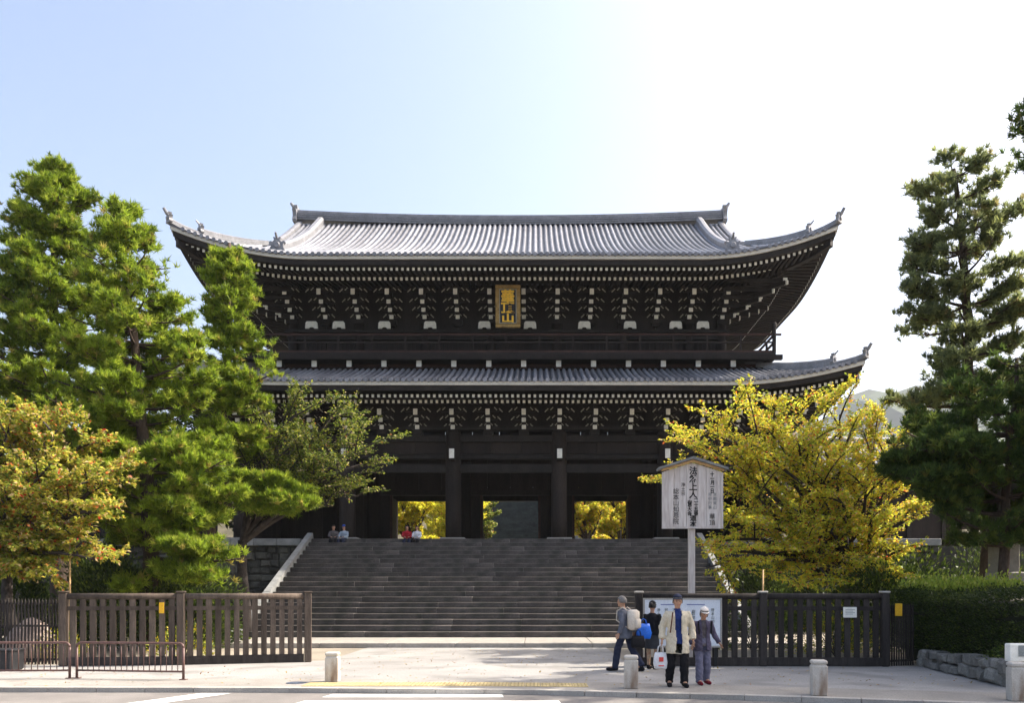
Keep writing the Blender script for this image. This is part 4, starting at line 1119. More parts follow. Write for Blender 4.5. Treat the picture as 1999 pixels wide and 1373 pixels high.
def broadleaf(name, label, cat, base, fork_z, limbs, palette, seed, leaf=.10, dens=1.0, droop=0.0, group=None, trunk_r=.16, sec=7, m=M_LEAF, flat=.6, bark=None):
    """limbs: end points (x,y,z) the main limbs reach; secondary branches and twigs carry the leaves"""
    rg = random.Random(seed); T = thing(name, base, label, cat, group); br = MB(); pos = []; drc = []
    b = Vector(base); f = Vector((base[0] + rg.uniform(-.15, .15), base[1], base[2] + fork_z))
    br0 = MB(); br0.tube([b - Vector((0, 0, .1)), b.lerp(f, .35) + Vector((.04, 0, 0)), b.lerp(f, .7) - Vector((.05, 0, 0)), f + Vector((0, 0, .1))], [trunk_r * 1.25, trunk_r, trunk_r * .9, trunk_r * .8], 9)
    br0.build('trunk', bark or M_BARK2, T, True)
    for e in limbs:
        e = Vector(e); L = (e - f).length
        p = curve(f, e, (rg.uniform(-.1, .1) * L, rg.uniform(-.1, .1) * L, .10 * L + rg.uniform(-.03, .05) * L), 8)
        br.tube(p, [trunk_r * .55 * (1 - .85 * i / 7) + .012 for i in range(8)], 6, False)
        for q in range(sec):
            t = .25 + .75 * (q + rg.random()) / sec; c = at_path(p, min(t, 1)); d = (at_path(p, min(1, t + .1)) - at_path(p, max(0, t - .15))).normalized()
            a = rg.uniform(0, 6.28); side = Vector((math.cos(a), math.sin(a), rg.uniform(-.25, .55)))
            dd = (d * rg.uniform(.5, 1.1) + side * .9).normalized(); l2 = L * rg.uniform(.22, .42) * (1.15 - .5 * t)
            e2 = c + dd * l2 + Vector((0, 0, -droop * l2)); p2 = curve(c, e2, (0, 0, .08 * l2), 5)
            br.tube(p2, [.03 * (1 - .75 * i / 4) + .005 for i in range(5)], 4, False)
            nt = max(3, int(l2 / .17))
            for w in range(nt):
                t2 = .15 + .85 * (w + rg.random()) / nt; c2 = at_path(p2, min(t2, 1))
                for s_ in (-1, 1):
                    a2 = rg.uniform(.5, 1.1) * s_; d3 = Matrix.Rotation(a2, 3, 'Z') @ dd; d3 = (d3 + Vector((0, 0, rg.uniform(-.2, .35) - droop))).normalized()
                    l3 = rg.uniform(.25, .62); e3 = c2 + d3 * l3
                    if rg.random() < .35: br.tube([c2, e3], [.006, .003], 3, False)
                    k = max(3, int(l3 * 52 * dens))
                    for _ in range(k):
                        pos.append(c2.lerp(e3, rg.random() ** .8) + Vector((rg.gauss(0, .03), rg.gauss(0, .03), rg.gauss(0, .025))))
                        drc.append(d3 * .7 + Vector((rg.gauss(0, .5), rg.gauss(0, .5), -.25)))
    br.build('branches', bark or M_BARK2, T, True, fix=False)['kind'] = 'stuff'
    n = len(pos); cl = pick([c for c, w in palette], [w for c, w in palette], n, .2)
    leaves('crown', np.array([tuple(p) for p in pos]), np.array([tuple(p) for p in drc]), leaf, cl, m, T, flat)
    return T, n
def L_(pts): return [(PX(a, y), y, PZ(b, y)) for a, b, y in pts]
YEL = [((.70, .64, .06), 3.2), ((.79, .60, .06), 2.3), ((.54, .58, .06), 3.4), ((.30, .39, .05), 2.1), ((.64, .34, .08), .9), ((.56, .14, .04), .3), ((.62, .50, .32), .6)]
MAP = [((.50, .46, .06), 3.4), ((.54, .42, .09), 1.6), ((.30, .36, .05), 3.6), ((.58, .44, .22), 1.2), ((.55, .18, .05), .5), ((.48, .05, .03), .25), ((.13, .18, .025), 1.5)]
GRN = [((.21, .25, .035), 3), ((.12, .17, .03), 3.4), ((.36, .36, .05), 1.4), ((.42, .36, .2), .8), ((.055, .08, .02), 2), ((.36, .16, .05), .15)]
GRNB = [((.74, .70, .06), 4), ((.58, .60, .05), 3), ((.80, .64, .07), 2), ((.24, .32, .03), 1.0), ((.62, .38, .12), .6)]
rg = random.Random(2)
# orange-green tree over the picket fence
_, NT['D'] = broadleaf('maple_tree', "orange and yellow-green leaved tree over the thin picket fence", "tree", (PX(25, 22.5), 22.5, 0), 2.2,
    L_([(20, 845, 22.5), (100, 840, 22.0), (165, 865, 22.2), (220, 920, 22.2), (195, 1000, 21.6), (160, 1060, 21.4), (190, 1095, 21.4), (100, 1110, 21.3), (30, 1120, 21.3), (70, 1060, 21.3), (-40, 1010, 21.6), (-90, 920, 22.5), (-40, 860, 23), (90, 920, 21.2), (150, 950, 21.3), (20, 970, 21.2), (60, 850, 23), (-20, 1080, 21.3)]),
    MAP, 31, .115, 1.0, .06, sec=13)
# sparse cherry reaching over the steps
_, NT['E'] = broadleaf('cherry_tree', "sparse green cherry reaching over the left side of the stone steps", "tree", (PX(480, 30), 30, 0), 3.6,
    L_([(600, 800, 30), (650, 815, 30.3), (560, 800, 30), (680, 845, 30), (725, 870, 30), (715, 910, 30.4), (700, 970, 30.2), (650, 990, 30), (600, 930, 30.5), (560, 880, 30), (690, 930, 29.6), (640, 880, 29.6), (520, 830, 30.5), (610, 850, 31), (600, 985, 30), (560, 960, 29.8), (520, 990, 29.6), (640, 940, 29.6)]),
    GRN, 32, .10, .66, .05, sec=8, trunk_r=.2)
# yellow cherry
_, NT['F'] = broadleaf('cherry_tree', "yellow autumn cherry tree spreading behind the dark slat fence", "tree", (PX(1660, 26.5), 26.5, 0), 1.9,
    L_([(1590, 800, 26.5), (1640, 810, 26.8), (1530, 815, 26.5), (1690, 840, 27), (1745, 850, 27), (1745, 880, 26), (1660, 850, 25.5), (1560, 830, 25.5), (1440, 835, 26), (1385, 845, 26), (1350, 860, 26), (1400, 895, 25.5),
        (1480, 890, 25), (1590, 920, 24.8), (1690, 940, 24.8), (1480, 970, 25), (1430, 1010, 24.6), (1400, 1060, 24.4), (1440, 1110, 24.2), (1520, 1080, 24), (1620, 1040, 24), (1700, 1020, 24.2), (1780, 1010, 24.8), (1380, 1110, 24.2), (1560, 1010, 24.2),
        (1310, 945, 26.5), (1340, 935, 26.5), (1760, 1075, 24.6), (1600, 1110, 24), (1500, 1135, 23.8), (1590, 1150, 23.8), (1700, 1115, 24), (1750, 1130, 24.3), (1400, 1085, 24), (1640, 980, 24), (1560, 880, 24.6), (1500, 840, 26)]),
    YEL, 33, .100, .80, .04, sec=8, trunk_r=.17)
# trees behind the gate, seen through the doorways
for i, (x, y, h, lab, pal) in enumerate([(-8.6, 57.5, 6.2, "yellow-green tree filling the doorway beside the red-shirted sitter", GRNB), (-5.6, 60.5, 6.5, "yellow-green tree close behind the gate, partly hidden by a pillar", GRNB),
        (3.6, 58, 6.3, "golden-leaved tree filling the doorway by the roofed sign board", YEL), (6.3, 60.5, 6.5, "golden-leaved tree behind the gate beyond the roofed sign board", YEL), (-7.4, 66, 7.0, "yellow-green tree farther back beyond the left doorway", GRNB), (5.2, 67, 7.0, "golden-leaved tree farther back beyond the right doorway", YEL), (-4.1, 64, 5.6, "pale green tree beside the rear steps in the middle doorway", GRN)]):
    lim = [(x + 2.3 * math.cos(a) * k, y + 1.8 * math.sin(a) * k, TZ + zz) for a, k, zz in [(q * .7, .5 + .5 * ((q * 7) % 5) / 5, 1.0 + (h - 1.2) * ((q * 5) % 9) / 9) for q in range(16)]]
    if i == 6: lim = [(x - .4 + 1.1 * math.cos(a), y + math.sin(a), TZ + 1 + .45 * q) for q, a in enumerate([k * 1.9 for k in range(9)])]
    _, NT['b%d' % i] = broadleaf('garden_tree', lab, "tree", (x, y, TZ), .9, lim, pal, 50 + i, .17, 1.0, .04, sec=8)

# trees past the right edge whose shade falls over the forecourt
SHT = [((.05, .08, .015), 3), ((.08, .12, .02), 2), ((.03, .05, .012), 2)]
for i, (x, y, h, r, lab) in enumerate([(16.8, 17.6, 13.5, 3.4, "large evergreen tree beside the road past the right edge"), (17.5, 20.3, 16.5, 3.6, "very large evergreen tree behind the hedge past the right edge"), (21.5, 19.0, 18.5, 4.2, "tallest evergreen tree far past the right edge")]):
    rgx = random.Random(90 + i)
    lim = [(x + r * k * math.cos(a), y + r * k * math.sin(a), h * zz) for a, k, zz in [(q * 2.4, .45 + .55 * rgx.random(), .42 + .58 * (q + .5) / 22) for q in range(22)]]
    _, NT['s%d' % i] = broadleaf('evergreen_tree', lab, "tree", (x, y, 0), h * .3, lim, SHT, 90 + i, .24, .22, .03, sec=7, trunk_r=.3)
for i, (x, y, h, r, lab) in enumerate([(-19.5, 45, 9.5, 3.6, "dark evergreen tree on the terrace behind the tall pine"), (-25.5, 47, 11, 4.0, "dark evergreen tree on the terrace behind the orange-leaved tree"), (-33, 46, 11, 4.2, "dark evergreen tree on the terrace at the left edge"), (-17.6, 42.6, 6.0, 2.4, "dark evergreen tree on the terrace beside the left corner of the gate"), (25, 50, 9, 4.0, "dark evergreen tree on the terrace beyond the stair house"), (7.2, 74, 12, 3.6, "dark evergreen tree shading the rear steps"), (8.2, 82, 15, 4.0, "tall dark evergreen tree higher up beside the rear steps")]):
    rgx = random.Random(190 + i)
    lim = [(x + r * k * math.cos(a), y + r * k * math.sin(a), TZ + h * zz) for a, k, zz in [(q * 2.4, .45 + .55 * rgx.random(), .12 + .7 * (q + .5) / 20) for q in range(20)]]
    _, NT['t%d' % i] = broadleaf('evergreen_tree', lab, "tree", (x, y, TZ), 1.0, lim, SHT, 190 + i, .26, .25, .03, sec=7, trunk_r=.25)

# shrubs, hedge
SHB = [((.05, .08, .015), 3), ((.09, .13, .02), 2), ((.16, .20, .03), .8), ((.03, .05, .012), 2)]
SHY = [((.36, .36, .03), 2), ((.20, .26, .03), 2), ((.50, .36, .02), 1.5), ((.09, .13, .02), 1)]
def shrub(label, c, r, palette, n, leaf=.07, name='shrub', seed=0):
    T = thing(name, c, label, "shrub")
    u = unit(NPR.normal(0, 1, (n, 3))); u[:, 2] = np.abs(u[:, 2]) * 1.0
    k = (1 + .18 * np.sin(u[:, 0] * 5 + seed) + .15 * np.sin(u[:, 1] * 6 + seed * 2) + .12 * np.sin(u[:, 2] * 9 + seed))[:, None]
    pos = np.array(c) + u * np.array(r) * k * (NPR.uniform(.45, 1.02, (n, 1)) ** .5) + np.array([0, 0, .05])
    mb = MB(); rg2 = random.Random(seed)
    for q in range(6):
        a = q * 1.05; mb.tube([(c[0], c[1], c[2] - .03), (c[0] + math.cos(a) * r[0] * .5, c[1] + math.sin(a) * r[1] * .5, c[2] + r[2] * .7)], [.02, .008], 4, False)
    mb.build('stems', M_BARK2, T, fix=False)
    leaves('foliage', pos, u + np.array([0, 0, .3]), leaf, pick([p for p, w in palette], [w for p, w in palette], n), M_SHRUB, T, .4)
    return T
shrub("dark shrub behind the thin picket fence", (-16.4, 25.4, 0), (1.7, .8, 2.6), SHB, 9000, .13, seed=1)
shrub("dark shrub behind the left end of the weathered fence", (-13.0, 25.2, 0), (2.0, 1.0, 3.0), SHB, 9000, .13, seed=2)
shrub("dark shrub under the broad pine", (-11.4, 26.6, 0), (1.6, 1.1, 2.7), SHB, 9000, .13, seed=3)
shrub("dark rounded shrub between the tall pine and the rubble wall", (-16.6, 31.0, 0), (2.2, 1.4, 3.2), SHB, 9000, .13, seed=4)
shrub("small bright green shrub beside the pinkish boulder", (-12.3, 21.3, 0), (.5, .4, .75), SHY, 1500, .06, seed=5)
shrub("yellow flowering shrub behind the weathered slat fence", (-9.6, 22.4, 0), (.9, .5, .8), SHY, 1800, .06, seed=6)
shrub("small green bush at the foot of the rubble wall by the pines", (PX(455, 33), 33, 0), (.9, .6, .9), SHB, 1800, .09, seed=7)
shrub("yellow-green shrub behind the small white notice", (8.3, 22.6, 0), (1.2, .6, 1.25), SHY, 2400, .06, seed=8)
shrub("dark evergreen shrub behind the dark slat fence", (10.2, 24.2, 0), (1.9, 1.0, 2.6), SHB, 7000, .12, seed=9)
shrub("dark shrub beneath the yellow cherry tree", (6.6, 24.8, 0), (1.5, .8, 1.3), SHB, 3200, seed=10)
shrub("dark shrub beside the inscribed stone pillar", (11.6, 25.6, 0), (1.6, 1.0, 2.9), SHB, 7000, .12, seed=11)
for i, (x, r) in enumerate([(10.4, 1.7), (13.4, 2.0), (16.8, 2.2), (20.4, 2.2)]):
    shrub("dark evergreen shrub against the right rubble wall, %s" % ("nearest the steps", "second from the steps", "third from the steps", "farthest from the steps")[i], (x, 36.6 + .3 * (i % 2), 0), (r, 1.2, 3.3 + .5 * (i % 2)), SHB, 7000, .15, seed=20 + i)
# clipped hedge along the low wall
hg = thing('clipped_hedge', (11.6, 18.4, 0), "dark clipped hedge above the low stone wall, its top edge coloured as if sunlit", "hedge")
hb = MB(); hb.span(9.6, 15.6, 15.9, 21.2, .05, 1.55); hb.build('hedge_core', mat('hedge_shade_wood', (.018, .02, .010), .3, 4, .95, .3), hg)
n = 30000; f = NPR.uniform(0, 1, n); q = NPR.uniform(0, 1, (n, 3))
hx0, hx1, hy0, hy1, hz0, hz1 = 9.42, 15.8, 15.7, 21.4, .35, 1.78
P_ = np.stack([hx0 + q[:, 0] * (hx1 - hx0), hy0 + q[:, 1] * (hy1 - hy0), hz0 + q[:, 2] * (hz1 - hz0)], 1); D_ = np.zeros((n, 3))
s1 = f < .38; P_[s1, 0] = hx0 + NPR.normal(0, .045, s1.sum()); D_[s1] = (-1, 0, .5)
s2 = (f >= .38) & (f < .68); P_[s2, 1] = hy0 + NPR.normal(0, .045, s2.sum()); D_[s2] = (0, -1, .5)
s3 = f >= .68; P_[s3, 2] = hz1 + NPR.normal(0, .045, s3.sum()) + .04 * np.sin(P_[s3, 0] * 3) ; D_[s3] = (0, 0, 1)
P_[:, 2] += .10 * np.sin(P_[:, 1] * 1.3) * (P_[:, 2] > 1.2)
mt_ = 3800; PT = np.stack([9.5 + NPR.uniform(0, 1, mt_) ** 1.2 * 2.6, NPR.uniform(19.6, 21.5, mt_), 1.80 + .16 * np.abs(NPR.normal(0, 1, mt_))], 1)  # paler leaves along the top back edge: sunlit glow put into leaf colour
leaves('sunlit_toned_leaves', PT, np.tile((0.1, 0, 1.0), (mt_, 1)), .085, pick([(.36, .42, .05), (.24, .32, .04), (.46, .46, .10)], [3, 3, 1], mt_), M_SHRUB, hg, .3)
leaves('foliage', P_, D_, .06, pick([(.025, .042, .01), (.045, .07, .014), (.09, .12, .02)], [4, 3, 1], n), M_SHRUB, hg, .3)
shrub("low spreading shrub hanging over the low stone wall", (9.7, 15.6, .3), (.7, .9, .55), SHB, 2600, .06, seed=12)
nf = 900; FX = NPR.uniform(-12, 8.6, nf); FY = NPR.uniform(15.4, 26, nf); ok = ((FY < 19.4) | ((FX > -5) & (FX < 2))); FX, FY = FX[ok], FY[ok]
fl = leaves('fallen_leaves', np.stack([FX, FY, np.full(len(FX), .014)], 1), np.stack([NPR.normal(0, 1, len(FX)), NPR.normal(0, 1, len(FX)), np.zeros(len(FX))], 1), .06, pick([(.40, .28, .06), (.30, .14, .05), (.22, .17, .06)], [2, 1, 2], len(FX)), M_LEAF, None, 4.0)
tag(fl, "scattered small fallen leaves on the forecourt", "leaves", None, "stuff")
print('TUFTS/LEAVES', NT)

# ------------------------------------------------------------------ people
def remesh_union(parts, vox, smooth=3):
    """joins closed shapes and turns them into one continuous surface"""
    bm = bmesh.new()
    for x in parts: bm.from_mesh(x)
    bmesh.ops.recalc_face_normals(bm, faces=bm.faces)
    me = bpy.data.meshes.new('u'); bm.to_mesh(me); bm.free()
    o = bpy.data.objects.new('u', me); C.objects.link(o)
    rm = o.modifiers.new('r', 'REMESH'); rm.mode = 'VOXEL'; rm.voxel_size = vox
    sm = o.modifiers.new('sm', 'SMOOTH'); sm.iterations = smooth; sm.factor = .5
    dg = bpy.context.evaluated_depsgraph_get(); r = bpy.data.meshes.new_from_object(o.evaluated_get(dg)); bpy.data.objects.remove(o)
    return r
def rings(rs, n=20, p=.85):
    """loft of level super-ellipse rings (x, y, z, rx, ry)"""
    mb = MB(); vs = []
    for x, y, z, rx, ry in rs:
        for q in range(n):
            a = 6.2832 * q / n; c_, s_ = math.cos(a), math.sin(a)
            vs.append((x + math.copysign(abs(c_) ** p, c_) * rx, y + math.copysign(abs(s_) ** p, s_) * ry, z))
    m = len(rs)
    fs = [(r * n + q, r * n + (q + 1) % n, (r + 1) * n + (q + 1) % n, (r + 1) * n + q) for r in range(m - 1) for q in range(n)]
    fs += [tuple(range(n - 1, -1, -1)), tuple(range((m - 1) * n, m * n))]
    mb.add(vs, fs); return mb.mesh('rings')
def folds(me, k, amp=.008):
    """creases: slanting waves pushed along the normals"""
    n = len(me.vertices); co = np.empty(n * 3, 'f'); me.vertices.foreach_get('co', co); co = co.reshape(-1, 3); no = np.empty(n * 3, 'f'); me.vertices.foreach_get('normal', no); no = no.reshape(-1, 3)
    x, y, z = co.T / k
    w = np.sin(z * 55 + x * 38 + 2.5 * np.sin(x * 11 + z * 7)) + .8 * np.sin(z * 31 - x * 47 + y * 25 + 2 * np.sin(z * 9)) + .5 * np.sin(x * 70 + y * 60 + z * 20)
    co += no * (w * amp * .45 * k)[:, None].astype('f'); me.vertices.foreach_set('co', co.ravel()); me.update()
def limb(pts, rad, n=12): return MB().tube(pts, rad, n).mesh('limb')
def head_mesh(c, s, yaw, pitch=0.0):
    """skull, jaw, nose, lips, brow, ears; looks along -y before yaw"""
    bm = bmesh.new(); bmesh.ops.create_uvsphere(bm, u_segments=24, v_segments=18, radius=1)
    for v in bm.verts:
        x, y, z = v.co; k = 1.0
        if z < 0: x *= 1 - .32 * (-z) ** 1.3; y *= 1 - (.10 if y < 0 else .30) * (-z)
        if y > 0 and z > -.2: y *= 1.12
        v.co = (x * .076, y * .094, z * .117)
    for (p, r, sc) in (((0, -.098, -.012), .017, (.75, 1.0, 1.5)), ((0, -.088, -.052), .016, (1.5, .6, .55)), ((0, -.086, .024), .018, (2.6, .5, .5)), ((.076, .012, -.005), .022, (.4, .8, 1.35)), ((-.076, .012, -.005), .022, (.4, .8, 1.35)), ((0, -.07, -.092), .026, (1.2, .8, .8))):
        q = bmesh.ops.create_uvsphere(bm, u_segments=10, v_segments=8, radius=r)
        for v in q['verts']: v.co = Vector((v.co.x * sc[0] + p[0], v.co.y * sc[1] + p[1], v.co.z * sc[2] + p[2]))
    M = Matrix.Translation(Vector(c)) @ Matrix.Rotation(yaw, 4, 'Z') @ Matrix.Rotation(pitch, 4, 'X') @ Matrix.Scale(s, 4)
    bm.transform(M); me = bpy.data.meshes.new('h'); bm.to_mesh(me); bm.free(); return me, M
def hand_mesh(w, d, side, s=1.0, curl=.5):
    """palm and five bent fingers from wrist w along direction d; side vector spans the knuckles"""
    d = Vector(d).normalized(); sv = Vector(side); sv = (sv - d * sv.dot(d)).normalized(); nv = d.cross(sv); w = Vector(w); mb = MB()
    mb.tube([w - d * .02, w + d * .03 * s, w + d * .085 * s], [.024 * s, .034 * s, .036 * s], 10, sx=1.0)
    mb.v = [tuple(w + (lambda q: d * q.dot(d) + sv * q.dot(sv) * 1.15 + nv * q.dot(nv) * .5)(Vector(p) - w)) for p in mb.v]
    for k, (o, L) in enumerate(((-.030, .062), (-.010, .076), (.011, .072), (.031, .056))):
        a = w + d * .08 * s + sv * o * s; p1 = a + (d * .9 + nv * curl * .3) * L * .5 * s; p2 = p1 + (d * .75 + nv * curl * .8) * L * .5 * s
        mb.tube([a - d * .02, p1, p2], [.0105 * s, .0098 * s, .0085 * s], 8)
    a = w + d * .03 * s - sv * .03 * s; p1 = a + (d * .6 - sv * .6 + nv * .25) * .04 * s; p2 = p1 + (d * .9 - sv * .15 + nv * .3) * .035 * s
    mb.tube([a, p1, p2], [.013 * s, .0115 * s, .0095 * s], 8)
    return mb.mesh('hand')

M_SKIN = mat('skin', (.40, .225, .145), .08, 12, .55, .03)
def cloth(name, c, v=.14): return mat(name, c, v, 7, .9, .25, spec=.1, fine=70)
M_HAIR = mat('dark_hair', (.012, .010, .010), .3, 20, .5, .3); M_GHAIR = mat('grey_hair', (.16, .15, .14), .3, 20, .55, .3)
M_EYE = mat('eye_dark', (.02, .015, .012), .1, 5, .3, 0); M_LIP = mat('lips', (.36, .13, .10), .1, 9, .5, 0)

def person(label, loc, face, H, J, outfit, hair=M_HAIR, hair_style='short', look=0.0, pitch=0.0, group=None, hands=True, vox=.0128):
    """face: heading (0 = towards the camera); J: joint overrides in a 1.70 m body looking along -y"""
    T = thing('person', loc, label, "person", group, face); k = H / 1.70
    j = dict(pel=(0, 0, .92), waist=(0, .0, 1.08), chest=(0, .005, 1.27), neck=(0, .01, 1.43), head=(0, -.012, 1.575),
             shL=(.175, .01, 1.345), elL=(.235, .03, 1.10), wrL=(.245, -.03, .86), shR=(-.175, .01, 1.345), elR=(-.235, .03, 1.10), wrR=(-.245, -.03, .86),
             hiL=(.09, 0, .90), knL=(.10, -.01, .49), anL=(.105, .02, .09), toL=(.115, -.14, .035), hiR=(-.09, 0, .90), knR=(-.10, -.01, .49), anR=(-.105, .02, .09), toR=(-.115, -.14, .035))
    j.update(J); j = {a: Vector(b) * k for a, b in j.items()}
    sp = [j['pel'], j['waist'], j['chest'], j['neck']]
    def spine(t):                      # t: 0 pelvis .. 3 neck
        i = max(0, min(int(t), 2)); return sp[i].lerp(sp[i + 1], t - i)
    def torso(gr, low=None, flare=0.0, top=2.95):
        rs = []
        if low is not None:
            z0 = j['pel'].z
            for u in (1, .66, .33): rs.append((j['pel'].x, j['pel'].y, z0 + (low * k - z0) * u, (.168 + gr + flare * u) * k, (.122 + gr + flare * u) * k))
        else: rs.append((*(j['pel'] - Vector((0, 0, .07 * k))), (.12 + gr) * k, (.10 + gr) * k))
        for t, a_, b_ in ((0, .163, .115), (.5, .150, .105), (1, .140, .100), (1.5, .152, .108), (2, .168, .112), (2.3, .172, .104), (2.5, .150, .092), (2.68, .115, .078), (2.82, .082, .066), (2.95, .060, .058)):
            if t > top: break
            gq = gr * (1 if t < 2.3 else max(.25, 1 - (t - 2.3) * 1.3))
            rs.append((*spine(t), (a_ + gq) * k, (b_ + gq) * k))
        return rings(rs)
    def arm(s_, gr, end=1.0):
        a_, b_, c_ = j['sh' + s_], j['el' + s_], j['wr' + s_]; w_ = b_.lerp(c_, end); i_ = a_.lerp(spine(2.2), .35)
        return limb([i_, a_, a_.lerp(b_, .5), b_, b_.lerp(w_, .5), w_], [(.058 + gr) * k, (.060 + gr) * k, (.052 + gr) * k, (.044 + gr) * k, (.040 + gr) * k, ((.030 + gr) if gr < .005 else (.040 + gr)) * k])
    def leg(s_, gr, end=1.0, straight=0.0):
        a_, b_, c_ = j['hi' + s_], j['kn' + s_], j['an' + s_]; w_ = b_.lerp(c_, end)
        return limb([a_ + Vector((0, 0, .03 * k)), a_.lerp(b_, .4), b_, b_.lerp(w_, .35), w_], [(.088 + gr) * k, (.078 + gr) * k, (.058 + gr + straight * .5) * k, (.056 + gr + straight * .8) * k, (.038 + gr + straight) * k])
    hm, HM = head_mesh(j['head'], k * 1.02, look, pitch)
    parts = [torso(-.012), limb([spine(2.7), j['neck'], j['head']], [.056 * k, .054 * k, .05 * k]), hm]
    for s_ in 'LR':
        sg = 1 if s_ == 'L' else -1; d = j['wr' + s_] - j['el' + s_]
        parts += [arm(s_, -.004), leg(s_, -.004), limb([j['an' + s_], j['an' + s_].lerp(j['to' + s_], .5), j['to' + s_]], [.038 * k, .040 * k, .028 * k])]
        if hands: parts.append(hand_mesh(j['wr' + s_], d, (0, sg * 1, 0) if abs(d.normalized().y) < .8 else (sg, 0, 0), k * 1.0))
    body = link('body', remesh_union(parts, vox * k, 2), M_SKIN, T, True)
    def hp(x, y, z): return tuple(HM @ Vector((x, y, z)))
    for sx_ in (-1, 1):
        MB().tube([hp(sx_ * .030, -.080, .008), hp(sx_ * .030, -.0905, .008)], [.010 * k, .009 * k], 8).build('eye', M_EYE, body, local=True)
        MB().beam(hp(sx_ * .018, -.090, .030), hp(sx_ * .047, -.082, .028), .008, .007).build('eyebrow', hair, body, local=True)
    MB().beam(hp(-.020, -.0955, -.052), hp(.020, -.0955, -.052), .006, .008).build('lips', M_LIP, body, local=True)
    # hair shell
    bm = bmesh.new(); bmesh.ops.create_uvsphere(bm, u_segments=20, v_segments=14, radius=1)
    low = {'short': -.25, 'bob': -.75, 'bun': -.35}[hair_style]
    gone = [v for v in bm.verts if (v.co.y < -.35 and v.co.z < .42) or v.co.z < low or (v.co.y < -.1 and v.co.z < 0)]
    bmesh.ops.delete(bm, geom=gone, context='VERTS')
    for v in bm.verts:
        w_ = 1 + .03 * math.sin(v.co.x * 19) * math.sin(v.co.z * 17)
        v.co = Vector((v.co.x * .087, v.co.y * (.118 if v.co.y > 0 else .102), v.co.z * .128)) * w_
    if hair_style == 'bun':
        q = bmesh.ops.create_uvsphere(bm, u_segments=12, v_segments=9, radius=.048)
        for v in q['verts']: v.co += Vector((0, .11, .06))
    bm.transform(HM); me = bpy.data.meshes.new('hair'); bm.to_mesh(me); bm.free()
    ho = link('hair', me, hair, body, True); so_ = ho.modifiers.new('t', 'SOLIDIFY'); so_.thickness = .012; so_.offset = 0
    # clothes
    for it in outfit:
        kind = it[0]
        if kind == 'top':          # (kind, name, material, hem z or None, extra radius, sleeve end 0..1, open front half-width)
            _, nm, mt, hem, gr, slv, opn = it
            me = remesh_union([torso(gr, hem, .012 if hem else 0)] + [arm(s_, gr * .6, slv) for s_ in 'LR'], vox * 1.15 * k, 3)
            if opn:
                bm = bmesh.new(); bm.from_mesh(me); zc = (hem or .8) * k; dl = []
                for fc in bm.faces:
                    q = fc.calc_center_median(); u = (q.z - zc) / (1.42 * k - zc)
                    if fc.normal.y < -.2 and abs(q.x - sp[1].x - .01 * math.sin(q.z * 9)) < opn * k * (.85 + .35 * abs(u - .35)): dl.append(fc)
                bmesh.ops.delete(bm, geom=dl, context='FACES'); bm.to_mesh(me); bm.free()
            folds(me, k)
            o = link(nm, me, mt, T, True)
            if opn: q = o.modifiers.new('t', 'SOLIDIFY'); q.thickness = .012
        elif kind == 'trousers':
            _, nm, mt, gr, end = it
            me = remesh_union([rings([(*(j['pel'] + Vector((0, 0, z_ * k))), (a_ + gr) * k, (b_ + gr) * k) for z_, a_, b_ in ((-.09, .13, .10), (-.03, .165, .118), (.05, .155, .110), (.13, .140, .100))])] + [leg(s_, gr, end, .022 if gr > 0 else 0) for s_ in 'LR'], vox * 1.15 * k, 3); folds(me, k); link(nm, me, mt, T, True)
        elif kind == 'skirt':
            _, nm, mt, hem = it
            pe = j['pel']; mb = MB(); vs = []; n = 20; zs = [(1.02, .135, .105), (.92, .165, .13), (.75, .18, .145), (hem, .195, .155)]
            for z, a_, b_ in zs:
                for q in range(n):
                    t = 6.283 * q / n; w_ = 1 + .04 * math.sin(t * 5) * (z < .8)
                    vs.append((pe.x + math.cos(t) * a_ * k * w_, pe.y + math.sin(t) * b_ * k * w_, z * k))
            fs = [(r * n + q, r * n + (q + 1) % n, (r + 1) * n + (q + 1) % n, (r + 1) * n + q) for r in range(len(zs) - 1) for q in range(n)]
            mb.add(vs, fs); mb.build(nm, mt, T, True, local=True)
        elif kind == 'shoes':
            _, mt = it
            for s_ in 'LR':
                a_, t_ = j['an' + s_], j['to' + s_]; d = (t_ - a_); d.z = 0; d.normalize()
                h = Vector((a_.x, a_.y, t_.z))
                h.z = max(t_.z, .035 * k) if j['pel'].z > .5 else t_.z
                link('shoe', remesh_union([limb([h - d * .065 * k + Vector((0, 0, .012 * k)), h - d * .03 * k + Vector((0, 0, .014 * k)), h + d * .05 * k + Vector((0, 0, .012 * k)), h + d * .13 * k, h + d * .20 * k - Vector((0, 0, .004 * k)), h + d * .225 * k], [.036 * k, .047 * k, .050 * k, .047 * k, .038 * k, .02 * k]), limb([h + Vector((0, 0, .01)), h + Vector((0, 0, .075 * k))], [.05 * k, .044 * k])], vox * .9 * k, 2), mt, T, True)
        elif kind == 'cap':        # cap or visor hat
            _, nm, mt, brim, dome = it
            bm = bmesh.new(); bmesh.ops.create_uvsphere(bm, u_segments=20, v_segments=12, radius=1)
            bmesh.ops.delete(bm, geom=[v for v in bm.verts if v.co.z < .28], context='VERTS')
            for v in bm.verts: v.co = Vector((v.co.x * .096, v.co.y * .120 + .004, v.co.z * .128 * dome + .016))
            n = 9; r0 = [bm.verts.new((math.sin(t) * .094, -math.cos(t) * .112 + .004, .062)) for t in [(-1.2 + 2.4 * q / (n - 1)) for q in range(n)]]
            r1 = [bm.verts.new((math.sin(t) * .094 * 1.02, -math.cos(t) * (.112 + brim) + .004, .052)) for t in [(-1.2 + 2.4 * q / (n - 1)) for q in range(n)]]
            for q in range(n - 1): bm.faces.new((r0[q], r0[q + 1], r1[q + 1], r1[q]))
